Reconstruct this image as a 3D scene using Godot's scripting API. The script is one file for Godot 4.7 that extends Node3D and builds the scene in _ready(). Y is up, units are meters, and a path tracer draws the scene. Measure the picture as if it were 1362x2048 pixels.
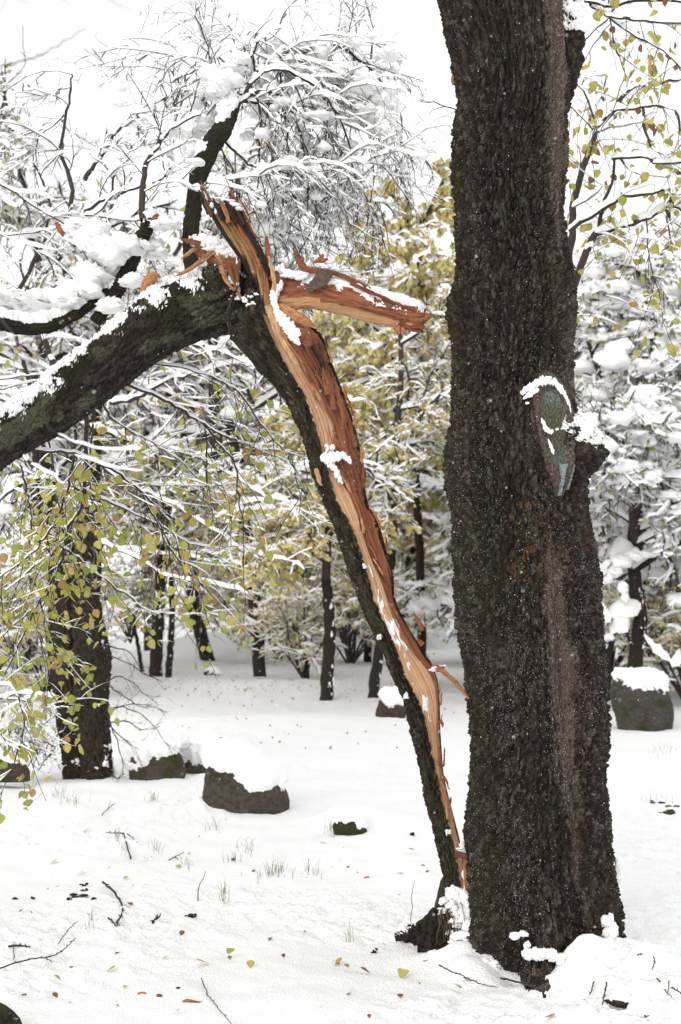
extends Node3D
# A snowy park: a big dark trunk, a broken stem with torn orange wood beside it, snow-laden trees behind.

const F := 2813.0            # focal length in photograph pixels
const EYE := Vector3(0, 1.6, 0)
const PITCH := 3.58
const UP := Vector3.UP
var eye_basis: Basis
var rng := RandomNumberGenerator.new()
var names := {}
var M := {}
var nz := {}
var tint := Color.WHITE      # colour written by the surface callbacks
var leaf_meshes: Array = []

# ------------------------------------------------------------------ small helpers
func lin(r: float, g: float, b: float) -> Color:
	return Color(r, g, b).linear_to_srgb()

func at(px: float, py: float, d: float) -> Vector3:
	var v: Vector3 = eye_basis * Vector3((px - 681.0) / F, -(py - 1024.0) / F, -1.0)
	return EYE + v * (d / -v.z)

func on_ground(px: float, py: float) -> Vector3:
	var v: Vector3 = eye_basis * Vector3((px - 681.0) / F, -(py - 1024.0) / F, -1.0)
	var d := 6.0
	if v.y < -0.004:
		d = EYE.y / -v.y
	for k in 6:
		var p: Vector3 = EYE + v * (d / -v.z)
		var y := terrain(p.x, p.z)
		d = clampf((EYE.y - y) / maxf(-v.y / -v.z, 0.004), 1.0, 70.0)
	return EYE + v * (d / -v.z)

func numbered(called: String) -> String:
	var k: int = names.get(called, 0)
	names[called] = k + 1
	return called if k == 0 else "%s_%03d" % [called, k]

func tag(o: Node, label: String, category := "", group := "", kind := "") -> Node:
	if label: o.set_meta("label", label)
	if category: o.set_meta("category", category)
	if group: o.set_meta("group", group)
	if kind: o.set_meta("kind", kind)
	return o

func thing(called: String, label: String, category: String, where := Vector3.ZERO, group := "") -> Node3D:
	var o := Node3D.new()
	o.name = numbered(called)
	add_child(o)
	o.position = where
	tag(o, label, category, group)
	return o

func put(mesh: Mesh, called: String, mat: Material, parent: Node, kind := "") -> MeshInstance3D:
	var o := MeshInstance3D.new()
	o.mesh = mesh
	o.material_override = mat
	if parent == self: called = numbered(called)
	o.name = called
	parent.add_child(o, true)
	if parent is Node3D and parent != self:      # shapes are written in world coordinates
		o.position = -own_place(parent)
	if kind: o.set_meta("kind", kind)
	return o

func own_place(n: Node) -> Vector3:
	var p := Vector3.ZERO
	while n != self and n is Node3D:
		p += (n as Node3D).position
		n = n.get_parent()
	return p

func noise(key: String, kind: int, freq: float, oct := 3, sd := 1) -> FastNoiseLite:
	var n := FastNoiseLite.new()
	n.noise_type = kind
	n.frequency = freq
	n.seed = sd
	if oct > 1:
		n.fractal_type = FastNoiseLite.FRACTAL_FBM
		n.fractal_octaves = oct
	else:
		n.fractal_type = FastNoiseLite.FRACTAL_NONE
	nz[key] = n
	return n

class Bucket:                # collects triangles for one mesh
	var p := PackedVector3Array()
	var n := PackedVector3Array()
	var c := PackedColorArray()
	var uv := PackedVector2Array()
	var ix := PackedInt32Array()
	var turned := false      # windings already agree with the normals
	func mesh() -> ArrayMesh:
		if not turned:
			for k in range(0, ix.size(), 3):
				var i := ix[k]
				var j := ix[k + 1]
				var l := ix[k + 2]
				if (p[l] - p[i]).cross(p[j] - p[i]).dot(n[i] + n[j] + n[l]) < 0.0:
					ix[k + 1] = l
					ix[k + 2] = j
			turned = true
		var a := []
		a.resize(Mesh.ARRAY_MAX)
		a[Mesh.ARRAY_VERTEX] = p
		a[Mesh.ARRAY_NORMAL] = n
		if c.size() == p.size(): a[Mesh.ARRAY_COLOR] = c
		if uv.size() == p.size(): a[Mesh.ARRAY_TEX_UV] = uv
		a[Mesh.ARRAY_INDEX] = ix
		var m := ArrayMesh.new()
		if p.size() > 0 and ix.size() > 0: m.add_surface_from_arrays(Mesh.PRIMITIVE_TRIANGLES, a)
		return m

# a grid of nu x nv points -> mesh; wrap closes it in u. keep: optional per-vertex flag, quads with none are dropped
func grid(P: PackedVector3Array, nu: int, nv: int, wrap: bool, C: PackedColorArray, UV: PackedVector2Array, outward := Vector3.ZERO, keep := PackedByteArray()) -> ArrayMesh:
	var b := Bucket.new()
	b.p = P
	b.c = C
	b.uv = UV
	var N := PackedVector3Array()
	N.resize(P.size())
	var vote := 0.0
	for j in nv:
		var jm := maxi(j - 1, 0) * nu
		var jp := mini(j + 1, nv - 1) * nu
		var mid := Vector3.ZERO
		if outward == Vector3.ZERO:
			for i in range(0, nu, maxi(1, nu / 8)): mid += P[j * nu + i]
			mid /= ceilf(float(nu) / maxi(1, nu / 8))
		for i in nu:
			var im := (i + nu - 1) % nu if wrap else maxi(i - 1, 0)
			var ip := (i + 1) % nu if wrap else mini(i + 1, nu - 1)
			var e := (P[j * nu + ip] - P[j * nu + im]).cross(P[jp + i] - P[jm + i])
			N[j * nu + i] = e
			vote += e.normalized().dot(outward if outward != Vector3.ZERO else P[j * nu + i] - mid)
	var s := 1.0 if vote >= 0.0 else -1.0
	for k in N.size():
		N[k] = (N[k] * s).normalized() if N[k].length_squared() > 1e-20 else UP
	b.n = N
	b.turned = true
	for j in nv - 1:
		for i in (nu if wrap else nu - 1):
			var a := j * nu + i
			var a1 := j * nu + (i + 1) % nu
			var d := a + nu
			var d1 := a1 + nu
			if keep.size() > 0 and keep[a] + keep[a1] + keep[d] + keep[d1] == 0: continue
			if s > 0.0:
				b.ix.append_array([a, d, a1, a1, d, d1])
			else:
				b.ix.append_array([a, a1, d, a1, d1, d])
	return b.mesh()

func smooth_curve(pts: Array, n: int) -> PackedVector3Array:
	var out := PackedVector3Array()
	var m := pts.size()
	for k in n:
		var f := float(k) / (n - 1) * (m - 1)
		var i := mini(int(f), m - 2)
		var t := f - i
		var a: Vector3 = pts[maxi(i - 1, 0)]
		var q: Vector3 = pts[i]
		var c: Vector3 = pts[i + 1]
		var e: Vector3 = pts[mini(i + 2, m - 1)]
		out.append(q.cubic_interpolate(c, a, e, t))
	return out

# a table of rows [key, values...] read at a key, smoothly
func table(rows: Array, key: float, col: int) -> float:
	var m := rows.size()
	if key <= rows[0][0]: return rows[0][col]
	if key >= rows[m - 1][0]: return rows[m - 1][col]
	for i in m - 1:
		if key <= rows[i + 1][0]:
			var t: float = (key - rows[i][0]) / (rows[i + 1][0] - rows[i][0])
			return cubic_interpolate(rows[i][col], rows[i + 1][col], rows[maxi(i - 1, 0)][col], rows[mini(i + 2, m - 1)][col], t)
	return 0.0

# a tapered tube along points
func tube(b: Bucket, pts: PackedVector3Array, r0: float, r1: float, sides: int, rough := 0.0) -> void:
	var m := pts.size()
	var d := (pts[1] - pts[0]).normalized()
	var x := d.cross(Vector3(0.31, 0.2, 0.93)).normalized()
	var base := b.p.size()
	for k in m:
		if k > 0: d = (pts[mini(k + 1, m - 1)] - pts[k - 1]).normalized()
		x = (x - d * x.dot(d)).normalized()
		var y := d.cross(x)
		var t := float(k) / (m - 1)
		var r := lerpf(r0, r1, t)
		for s in sides:
			var a := TAU * s / sides
			var e := x * cos(a) + y * sin(a)
			b.p.append(pts[k] + e * (r * (1.0 + rough * rng.randf_range(-1, 1))))
			b.n.append(e)
			b.uv.append(Vector2(float(s) / sides, t * m * 0.5))
	for k in m - 1:
		for s in sides:
			var a := base + k * sides + s
			var a1 := base + k * sides + (s + 1) % sides
			b.ix.append_array([a, a + sides, a1, a1, a + sides, a1 + sides])

# snow lying along the upper side of a tube: uneven, broken here and there, thicker where the branch is level
func snow_line(b: Bucket, pts0: PackedVector3Array, r0: float, r1: float, amount: float, sides := 5, gap := 0.12, fine := 0.0) -> void:
	var pts := pts0
	if fine > 0.0:
		pts = PackedVector3Array()
		for k in pts0.size() - 1:
			var n := maxi(1, int(pts0[k].distance_to(pts0[k + 1]) / fine))
			for i in n: pts.append(pts0[k].lerp(pts0[k + 1], float(i) / n))
		pts.append(pts0[pts0.size() - 1])
	var m := pts.size()
	var base := -1
	var sd := rng.randf() * 200.0
	var run := 0.0
	for k in m:
		var d := (pts[mini(k + 1, m - 1)] - pts[maxi(k - 1, 0)]).normalized()
		if k > 0: run += pts[k].distance_to(pts[k - 1])
		var level := clampf(1.15 - d.y * d.y * 1.3, 0.0, 1.0)
		var r := lerpf(r0, r1, float(k) / (m - 1))
		var g: float = nz.warp.get_noise_2d(run * 7.0, sd)
		var t := amount * level * level * (0.95 + 0.75 * g + rng.randf_range(-0.12, 0.12))
		if 0.5 * nz.warp.get_noise_2d(run * 2.5 + 50.0, sd) + 0.5 < gap * 1.6: t *= 0.12
		if k == 0 or k == m - 1: t *= 0.3
		if t < amount * 0.08: t = 0.0
		var side := d.cross(UP)
		if side.length() < 0.05: side = Vector3.RIGHT
		side = side.normalized()
		var up := side.cross(d).normalized()
		var w := r * 0.85 + t * 0.42 if t > 0.0 else r * 0.3
		var c := pts[k] + up * (r * 0.3)
		var h := r * 0.75 + t if t > 0.0 else r * 0.2
		for s in sides:
			var a := lerpf(-0.25, PI + 0.25, float(s) / (sides - 1))
			b.p.append(c + side * cos(a) * w + up * sin(a) * h)
			b.n.append((side * cos(a) * h + up * (sin(a) + 0.15) * w).normalized())
		if base >= 0:
			for s in sides - 1:
				var a := base + s
				b.ix.append_array([a, a + sides, a + 1, a + 1, a + sides, a + sides + 1])
		base = b.p.size() - sides

# an uneven heap of snow
func heap(b: Bucket, c: Vector3, size: Vector3, nu := 12, nv := 7) -> void:
	var sd := rng.randf() * 100.0
	var base := b.p.size()
	var P := PackedVector3Array()
	for j in nv + 1:
		var th := PI * j / nv
		for i in nu:
			var ph := TAU * i / nu
			var e := Vector3(sin(th) * cos(ph), cos(th), sin(th) * sin(ph))
			var w: float = 1.0 + 0.5 * nz.lump.get_noise_3d(e.x * 1.3 + sd, e.y * 1.3, e.z * 1.3 - sd) + 0.16 * nz.lump.get_noise_3d(e.x * 5.0 + sd, e.y * 5.0, e.z * 5.0)
			var q := e * w
			if q.y < 0.0: q.y *= 0.75
			P.append(c + q * size)
	for j in nv + 1:
		for i in nu:
			var du := P[j * nu + (i + 1) % nu] - P[j * nu + (i + nu - 1) % nu]
			var dv := P[mini(j + 1, nv) * nu + i] - P[maxi(j - 1, 0) * nu + i]
			var e := du.cross(dv)
			if e.dot(P[j * nu + i] - c) < 0.0: e = -e
			b.p.append(P[j * nu + i])
			b.n.append(e.normalized() if e.length_squared() > 1e-16 else (P[j * nu + i] - c).normalized())
	for j in nv:
		for i in nu:
			var a := base + j * nu + i
			var a1 := base + j * nu + (i + 1) % nu
			b.ix.append_array([a, a1, a + nu, a1, a1 + nu, a + nu])

# a ridge of snow stuck along points, uneven in width; rows of [point, radius], flat is how far it stands off along out
func ridge(b: Bucket, rows: Array, out: Vector3, flat: float) -> void:
	var c := []
	var r := []
	for q in rows:
		c.append(q[0])
		r.append(Vector3(q[1], 0, 0))
	var n := rows.size() * 9
	var cc := smooth_curve(c, n)
	var rr := smooth_curve(r, n)
	var P := PackedVector3Array()
	var sd := rng.randf() * 90.0
	for k in n:
		var d := (cc[mini(k + 1, n - 1)] - cc[maxi(k - 1, 0)]).normalized()
		var side := out.cross(d).normalized()
		for i in 14:
			var a := TAU * i / 14.0
			var w: float = rr[k].x * (1.0 + 0.75 * nz.warp.get_noise_3d(k * 0.22 + sd, cos(a) * 0.7, sin(a) * 0.7) + 0.3 * nz.warp.get_noise_3d(k * 0.8 + sd, cos(a) * 2.0, sin(a) * 2.0))
			if k == 0 or k == n - 1: w *= 0.1
			P.append(cc[k] + side * cos(a) * w + out * sin(a) * w * flat)
	var m := grid(P, 14, n, true, PackedColorArray(), PackedVector2Array())
	var ar := m.surface_get_arrays(0)
	var base := b.p.size()
	b.p.append_array(ar[Mesh.ARRAY_VERTEX])
	b.n.append_array(ar[Mesh.ARRAY_NORMAL])
	for i in ar[Mesh.ARRAY_INDEX]: b.ix.append(base + i)

# a patch of stuck snow: several small heaps run together
func clot(b: Bucket, c: Vector3, size: Vector3, n := 5) -> void:
	for k in n * 2:
		heap(b, c + Vector3(rng.randf_range(-0.75, 0.75) * size.x, rng.randf_range(-0.7, 0.7) * size.y, rng.randf_range(-0.2, 0.2) * size.z), size * Vector3(rng.randf_range(0.22, 0.6), rng.randf_range(0.25, 0.6), rng.randf_range(0.5, 0.9)), 10, 7)

# ------------------------------------------------------------------ solids drawn between two edges
# rows: [ax, ay, bx, by] pixel pairs at distance d (or [.., d]); the section is an ellipse between them, thick times as deep as wide
func edge_solid(rows: Array, d: float, thick: float, nu: int, nv: int, fn: Callable, cap0 := true, cap1 := true, square := 1.0) -> Dictionary:
	var A := []
	var B := []
	for r in rows:
		var dd: float = r[4] if r.size() > 4 else d
		A.append(at(r[0], r[1], dd))
		B.append(at(r[2], r[3], dd))
	var a := smooth_curve(A, nv)
	var bb := smooth_curve(B, nv)
	var P := PackedVector3Array()
	var C := PackedColorArray()
	var UV := PackedVector2Array()
	var along := 0.0
	var prev := Vector3.ZERO
	for j in nv:
		var c := (a[j] + bb[j]) * 0.5
		var h := (bb[j] - a[j]) * 0.5
		if j > 0: along += c.distance_to(prev)
		prev = c
		var R := h.length()
		var z := Vector3(0, 0, 1)
		z = (z - h.normalized() * z.dot(h.normalized())).normalized() * (R * thick)
		var shrink := 1.0
		if (cap0 and j == 0) or (cap1 and j == nv - 1): shrink = 0.03
		for i in nu:
			var ph := TAU * i / nu
			var cs := signf(cos(ph)) * pow(absf(cos(ph)), square)
			var sn := signf(sin(ph)) * pow(absf(sin(ph)), square)
			var q := c + (h * cs + z * sn) * shrink
			var out := (h.normalized() * cos(ph) + z.normalized() * sin(ph))
			tint = Color.WHITE
			var push: float = fn.call(float(j) / (nv - 1), ph, q, along, ph * R * sqrt(thick)) if shrink == 1.0 else 0.0
			if shrink < 1.0: fn.call(float(j) / (nv - 1), ph, q, along, ph * R)
			P.append(q + out * push)
			C.append(tint)
			UV.append(Vector2(ph * R, along))
	return {"P": P, "C": C, "UV": UV, "nu": nu, "nv": nv}

func solid_mesh(s: Dictionary) -> ArrayMesh:
	return grid(s.P, s.nu, s.nv, true, s.C, s.UV)

# snow lying on a surface: an offset shell that dips below the surface where there is none
func snow_shell(P: PackedVector3Array, nu: int, nv: int, wrap: bool, need: float, thick: float, freq: float, bias: Callable, stretch := 1.0, span := 5, soft := 5.0) -> ArrayMesh:
	var N := PackedVector3Array()
	N.resize(P.size())
	var vote := 0.0
	for j in nv:
		var mid := (P[j * nu] + P[j * nu + nu / 2] + P[j * nu + nu / 4] + P[j * nu + 3 * nu / 4]) * 0.25
		for i in nu:
			var im := (i + nu - span) % nu if wrap else maxi(i - span, 0)
			var ip := (i + span) % nu if wrap else mini(i + span, nu - 1)
			var e := (P[j * nu + ip] - P[j * nu + im]).cross(P[mini(j + span, nv - 1) * nu + i] - P[maxi(j - span, 0) * nu + i])
			N[j * nu + i] = e.normalized()
			vote += e.normalized().dot(P[j * nu + i] - mid)
	var s := signf(vote)
	var Q := PackedVector3Array()
	var K := PackedByteArray()
	for k in P.size():
		var n := N[k] * s
		var q := P[k]
		var y := q.y * freq * stretch
		var w: float = n.y - need + 0.75 * nz.snowpatch.get_noise_3d(q.x * freq, y, q.z * freq) + 0.3 * nz.snowpatch.get_noise_3d(q.x * freq * 3.5, y * 3.5, q.z * freq * 3.5)
		w += bias.call(q, n)
		var t := -0.008
		if w > 0.0:
			t = thick * (1.0 - exp(-w * soft)) * (1.0 + 0.3 * nz.warp.get_noise_3d(q.x * 14.0, q.y * 14.0, q.z * 14.0)) - 0.002
		Q.append(q + (n * 0.6 + UP * 0.4).normalized() * t if t > 0.0 else q + n * t)
		K.append(1 if w > 0.0 else 0)
	return grid(Q, nu, nv, wrap, PackedColorArray(), PackedVector2Array(), Vector3.ZERO, K)

func none(_q: Vector3, _n: Vector3) -> float:
	return 0.0

# a splinter: a thin tapered blade along pixel points [x, y, width px]
func blade(parent: Node, called: String, pts: Array, d: float, thick: float, color: Color, seg := 14) -> void:
	var rows := []
	for k in pts.size():
		var p0: Array = pts[maxi(k - 1, 0)]
		var p1: Array = pts[mini(k + 1, pts.size() - 1)]
		var v := Vector2(p1[0] - p0[0], p1[1] - p0[1]).normalized()
		var w: float = pts[k][2] * 0.5
		var dd: float = pts[k][3] if pts[k].size() > 3 else d
		rows.append([pts[k][0] + v.y * w, pts[k][1] - v.x * w, pts[k][0] - v.y * w, pts[k][1] + v.x * w, dd])
	var sd := rng.randf() * 50.0
	var fn := func(_t: float, ph: float, _q: Vector3, along: float, _u: float) -> float:
		var g: float = nz.fine.get_noise_2d(_u * 190.0 + sd, along * 7.0)
		var g2: float = nz.fine.get_noise_2d(_u * 60.0 + sd, along * 16.0)
		tint = color * (1.0 + 0.55 * g + 0.25 * g2)
		return 0.0035 * g + 0.003 * g2
	put(solid_mesh(edge_solid(rows, d, thick, 20, seg * 2, fn)), called, M.wood, parent)

# ------------------------------------------------------------------ ground
func bump_at(x: float, z: float, cx: float, cz: float, r: float, h: float) -> float:
	var q := ((x - cx) * (x - cx) + (z - cz) * (z - cz)) / (r * r)
	return h * exp(-q) if q < 9.0 else 0.0

var mounds := [[1.10, -5.98, 0.12, 0.075], [1.21, -6.12, 0.10, 0.13], [1.02, -5.8, 0.07, 0.04], [1.24, -5.78, 0.08, 0.05], [1.40, -5.95, 0.09, 0.05], [1.1, -5.62, 0.08, 0.035], [1.36, -5.66, 0.07, 0.04], [1.05, -5.86, 0.14, 0.06], [1.30, -5.85, 0.22, 0.09], [1.15, -5.6, 0.30, 0.06], [1.38, -5.5, 0.20, 0.05], [1.28, -5.3, 0.13, 0.05], [0.92, -5.97, 0.07, 0.08], [1.0, -5.94, 0.08, 0.06], [0.60, -6.22, 0.12, 0.045], [0.50, -6.12, 0.06, 0.03], [0.56, -6.1, 0.08, 0.045], [0.52, -6.3, 0.1, 0.06], [0.42, -6.35, 0.14, 0.035], [1.55, -5.75, 0.25, 0.05], [1.05, -5.35, 0.2, 0.03], [-1.05, -12.2, 0.35, 0.06], [-0.98, -10.72, 0.2, 0.085], [-0.80, -10.66, 0.12, 0.04], [-2.1, -12.2, 0.3, 0.08]]

func terrain(x: float, z: float) -> float:
	var d := -z
	var y := 0.0
	y += 0.10 * nz.roll.get_noise_2d(x, z) * clampf((d - 7.5) / 8.0, 0.0, 1.0)
	y += smoothstep(43.0, 64.0, d + 4.0 * nz.roll.get_noise_2d(x * 0.7 + 40.0, 7.0)) * (2.9 + 1.0 * nz.roll.get_noise_2d(x * 0.5, 90.0))
	if d > 33.0 and d < 48.0: y += bump_at(x, z, -3.6, -39.0, 1.9, 0.75)
	if d < 12.0 and d > 3.0:
		for q in mounds: y += bump_at(x, z, q[0], q[1], q[2], q[3])
		y += bump_at(x, z, 0.34, -9.95, 0.34, 0.12) + bump_at(x, z, 0.05, -10.15, 0.22, 0.09)
	return y

func ground_detail(x: float, z: float) -> float:
	var near := clampf(1.0 - (-z - 9.0) / 8.0, 0.25, 1.0)
	var patch := clampf(0.5 + 1.3 * nz.roll.get_noise_2d(x * 3.0 + 11.0, z * 3.0), 0.15, 1.0)
	var y: float = 0.020 * nz.med.get_noise_2d(x, z)
	if absf(x - 1.15) < 0.9 and z < -5.0 and z > -6.8: y += 0.055 * nz.small.get_noise_2d(x * 0.6 + 3.0, z * 0.6) * exp(-pow((x - 1.15) / 0.5, 2.0))
	y += near * patch * (0.024 * nz.small.get_noise_2d(x, z) + 0.011 * nz.tiny.get_noise_2d(x, z))
	var pit: float = nz.pits.get_noise_2d(x, z)        # dimples where leaves and clods lie under the snow
	if pit < -0.72: y -= near * patch * 0.09 * (-0.72 - pit)
	return y

func build_ground() -> void:
	var xs := PackedFloat32Array()
	var x := 0.0
	var st := 0.021
	while x < 130.0:
		xs.append(x)
		if x > 2.6: st *= 1.055
		x += st
	var X := PackedFloat32Array()
	for k in range(xs.size() - 1, 0, -1): X.append(-xs[k])
	X.append_array(xs)
	var Z := PackedFloat32Array()
	var z := 12.0
	while z > -140.0:
		Z.append(z)
		var d := -z
		z -= 1.0 if d < 2.5 else (0.021 if d < 8.0 else maxf(0.021, (d - 8.0) * 0.02 + 0.021))
	var P := PackedVector3Array()
	for zz in Z:
		for xx in X:
			P.append(Vector3(xx, terrain(xx, zz) + ground_detail(xx, zz), zz))
	var U := PackedVector2Array()
	for q in P: U.append(Vector2(q.x, q.z))
	var m := grid(P, X.size(), Z.size(), false, PackedColorArray(), U, UP)
	var o := put(m, "snow_ground", M.snow_ground, self)
	tag(o, "white snow lying over the park lawn, dimpled and strewn with leaves", "", "", "structure")

# ------------------------------------------------------------------ bark
# plates of bark parted by cracks; u around, v along, in metres
func bark(u: float, v: float, wide: float, tall: float, deep: float) -> float:
	var wu: float = u + 0.012 * nz.warp.get_noise_2d(u * 9.0, v * 5.0)
	var f: float = nz.plate.get_noise_2d(wu / wide, v / tall) + 1.0
	var h := deep * smoothstep(0.02, 0.34, f)
	return h + deep * (0.5 * nz.fine.get_noise_2d(u * 34.0, v * 12.0) + 0.6 * nz.fine.get_noise_2d(u * 95.0 + 9.0, v * 52.0))

const TRUNK_D := 6.35
var trunk_rows := [[-160, 838, 1120], [-60, 858, 1124], [0, 872, 1128], [50, 884, 1130], [100, 896, 1133], [150, 907, 1136], [200, 915, 1137], [250, 905, 1135], [300, 896, 1131], [350, 896, 1130], [400, 903, 1130], [450, 908, 1133], [500, 910, 1140], [550, 908, 1150], [600, 897, 1155], [650, 899, 1152], [700, 906, 1145], [750, 908, 1144], [800, 905, 1148], [850, 897, 1155], [900, 894, 1166], [950, 896, 1170], [1000, 900, 1170], [1050, 906, 1178], [1100, 910, 1189], [1150, 912, 1198], [1200, 913, 1203], [1250, 918, 1208], [1300, 925, 1212], [1350, 932, 1216], [1400, 937, 1217], [1450, 938, 1216], [1500, 937, 1213], [1550, 936, 1211], [1600, 936, 1214], [1650, 935, 1217], [1700, 938, 1222], [1750, 941, 1223], [1800, 946, 1228], [1850, 952, 1231], [1900, 962, 1228], [1960, 970, 1226], [2060, 972, 1224]]
var strip_hi := [[-160, 1075, 1125], [0, 1082, 1128], [120, 1085, 1128], [280, 1090, 1124], [420, 1100, 1122], [520, 1104, 1124], [560, 1112, 1112]]
var strip_mid := [[560, 1140, 1140], [620, 1122, 1152], [700, 1118, 1146], [790, 1118, 1142], [830, 1130, 1130]]
var strip_lo := [[1040, 1085, 1085], [1080, 1076, 1092], [1150, 1072, 1108], [1230, 1072, 1116], [1300, 1080, 1126], [1360, 1084, 1130], [1450, 1096, 1140], [1550, 1108, 1142], [1650, 1128, 1146], [1750, 1138, 1150], [1800, 1145, 1145]]

func in_strip(rows: Array, px: float, py: float) -> float:
	if py < rows[0][0] or py > rows[rows.size() - 1][0]: return 0.0
	var l := table(rows, py, 1)
	var r := table(rows, py, 2)
	return clampf(minf(px - l, r - px) / 5.0 + 0.5, 0.0, 1.0)

func trunk_point(py: float, th: float) -> Vector3:
	var l := table(trunk_rows, py, 1)
	var r := table(trunk_rows, py, 2)
	var c := at((l + r) * 0.5, py, TRUNK_D)
	var R := (r - l) * 0.5 * TRUNK_D / F
	return c + Vector3(sin(th) * R, 0, cos(th) * R * 0.95)

func flare(th: float, h: float) -> float:
	if h > 0.9: return 0.0
	var w := exp(-h / 0.12)
	var s := 0.30 * exp(-pow((th + 0.17) / 0.24, 2.0)) * exp(-h / 0.10) + 0.07 * exp(-pow((th - 1.25) / 0.3, 2.0)) * w
	s += 0.12 * exp(-pow((th + 1.35) / 0.4, 2.0)) * w + 0.14 * exp(-pow((th - 2.6) / 0.4, 2.0)) * w + 0.14 * exp(-pow((th + 2.5) / 0.4, 2.0)) * w
	return s

func scar_at(px: float, py: float) -> Vector2:     # place in the pruning scar's own oval, 1 = its rim
	var y := (py - 868.0) / 92.0
	var x := (px - (1095.0 + 0.10 * (py - 868.0))) / (35.0 - 5.0 * y)
	return Vector2(x, y)

func trunk_color(px: float, py: float, th: float, u: float, v: float, crown: float) -> Color:
	var cell: float = 0.5 + 0.5 * nz.cellv.get_noise_2d(u / 0.011, v / 0.024)
	var g: float = nz.fine.get_noise_2d(u * 60.0, v * 25.0)
	var b: float = nz.warp.get_noise_2d(u * 3.0, v * 1.6)
	var streak: float = nz.fine.get_noise_2d(u * 26.0 + 60.0, v * 1.3)
	var c := Color(0.040, 0.029, 0.022).lerp(Color(0.11, 0.073, 0.050), clampf(streak * 1.8 - 0.1, 0.0, 0.8)).lerp(Color(0.21, 0.16, 0.12), clampf(pow(cell, 2.6) * 0.95 + 0.28 * g + 0.16 * b, 0.0, 1.0))
	if cell > 0.92: c = Color(0.30, 0.235, 0.185)
	var m: float = nz.moss.get_noise_2d(u * 2.2, v * 1.1)
	var mossy := clampf((m - 0.10 + 0.45 * clampf(-th - 0.35, -0.4, 0.8)) * 2.6 + g * 0.7, 0.0, 1.0)
	c = c.lerp(Color(0.058, 0.060, 0.022).lerp(Color(0.10, 0.10, 0.04), clampf(cell * 1.6 - 0.7, 0, 1)), mossy * 0.5)
	var l: float = nz.lich.get_noise_2d(u * 10.0, v * 4.0)
	if l > 0.36: c = c.lerp(Color(0.24, 0.25, 0.16), clampf((l - 0.36) * 5.0, 0.0, 0.8) * clampf(0.6 + g * 1.6, 0.0, 1.0))
	var e: float = 10.0 * g + 9.0 * nz.warp.get_noise_2d(u * 14.0, v * 5.0)
	var s := maxf(in_strip(strip_hi, px + e, py), maxf(0.75 * in_strip(strip_mid, px + e, py), in_strip(strip_lo, px + e, py)))
	if s > 0.0:
		var sc := Color(0.27, 0.19, 0.145).lerp(Color(0.50, 0.40, 0.335), clampf(cell * 0.7 + g * 0.6, 0.0, 1.0))
		c = c.lerp(sc, s * 0.9)
	if py > 1010 and py < 1180 and px > 1000 and px < 1080:
		var q: float = nz.lich.get_noise_2d(u * 22.0 + 7.0, v * 16.0)
		if q > 0.28: c = c.lerp(Color(0.36, 0.17, 0.06), clampf((q - 0.28) * 5.0, 0.0, 0.85))
	if px > 1130 and py > 990 and py < 1110:
		var q: float = nz.lich.get_noise_2d(u * 14.0 + 3.0, v * 6.0)
		if q > 0.1: c = c.lerp(Color(0.16, 0.08, 0.035), clampf((q - 0.1) * 3.0, 0.0, 0.7))
	return c

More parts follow.
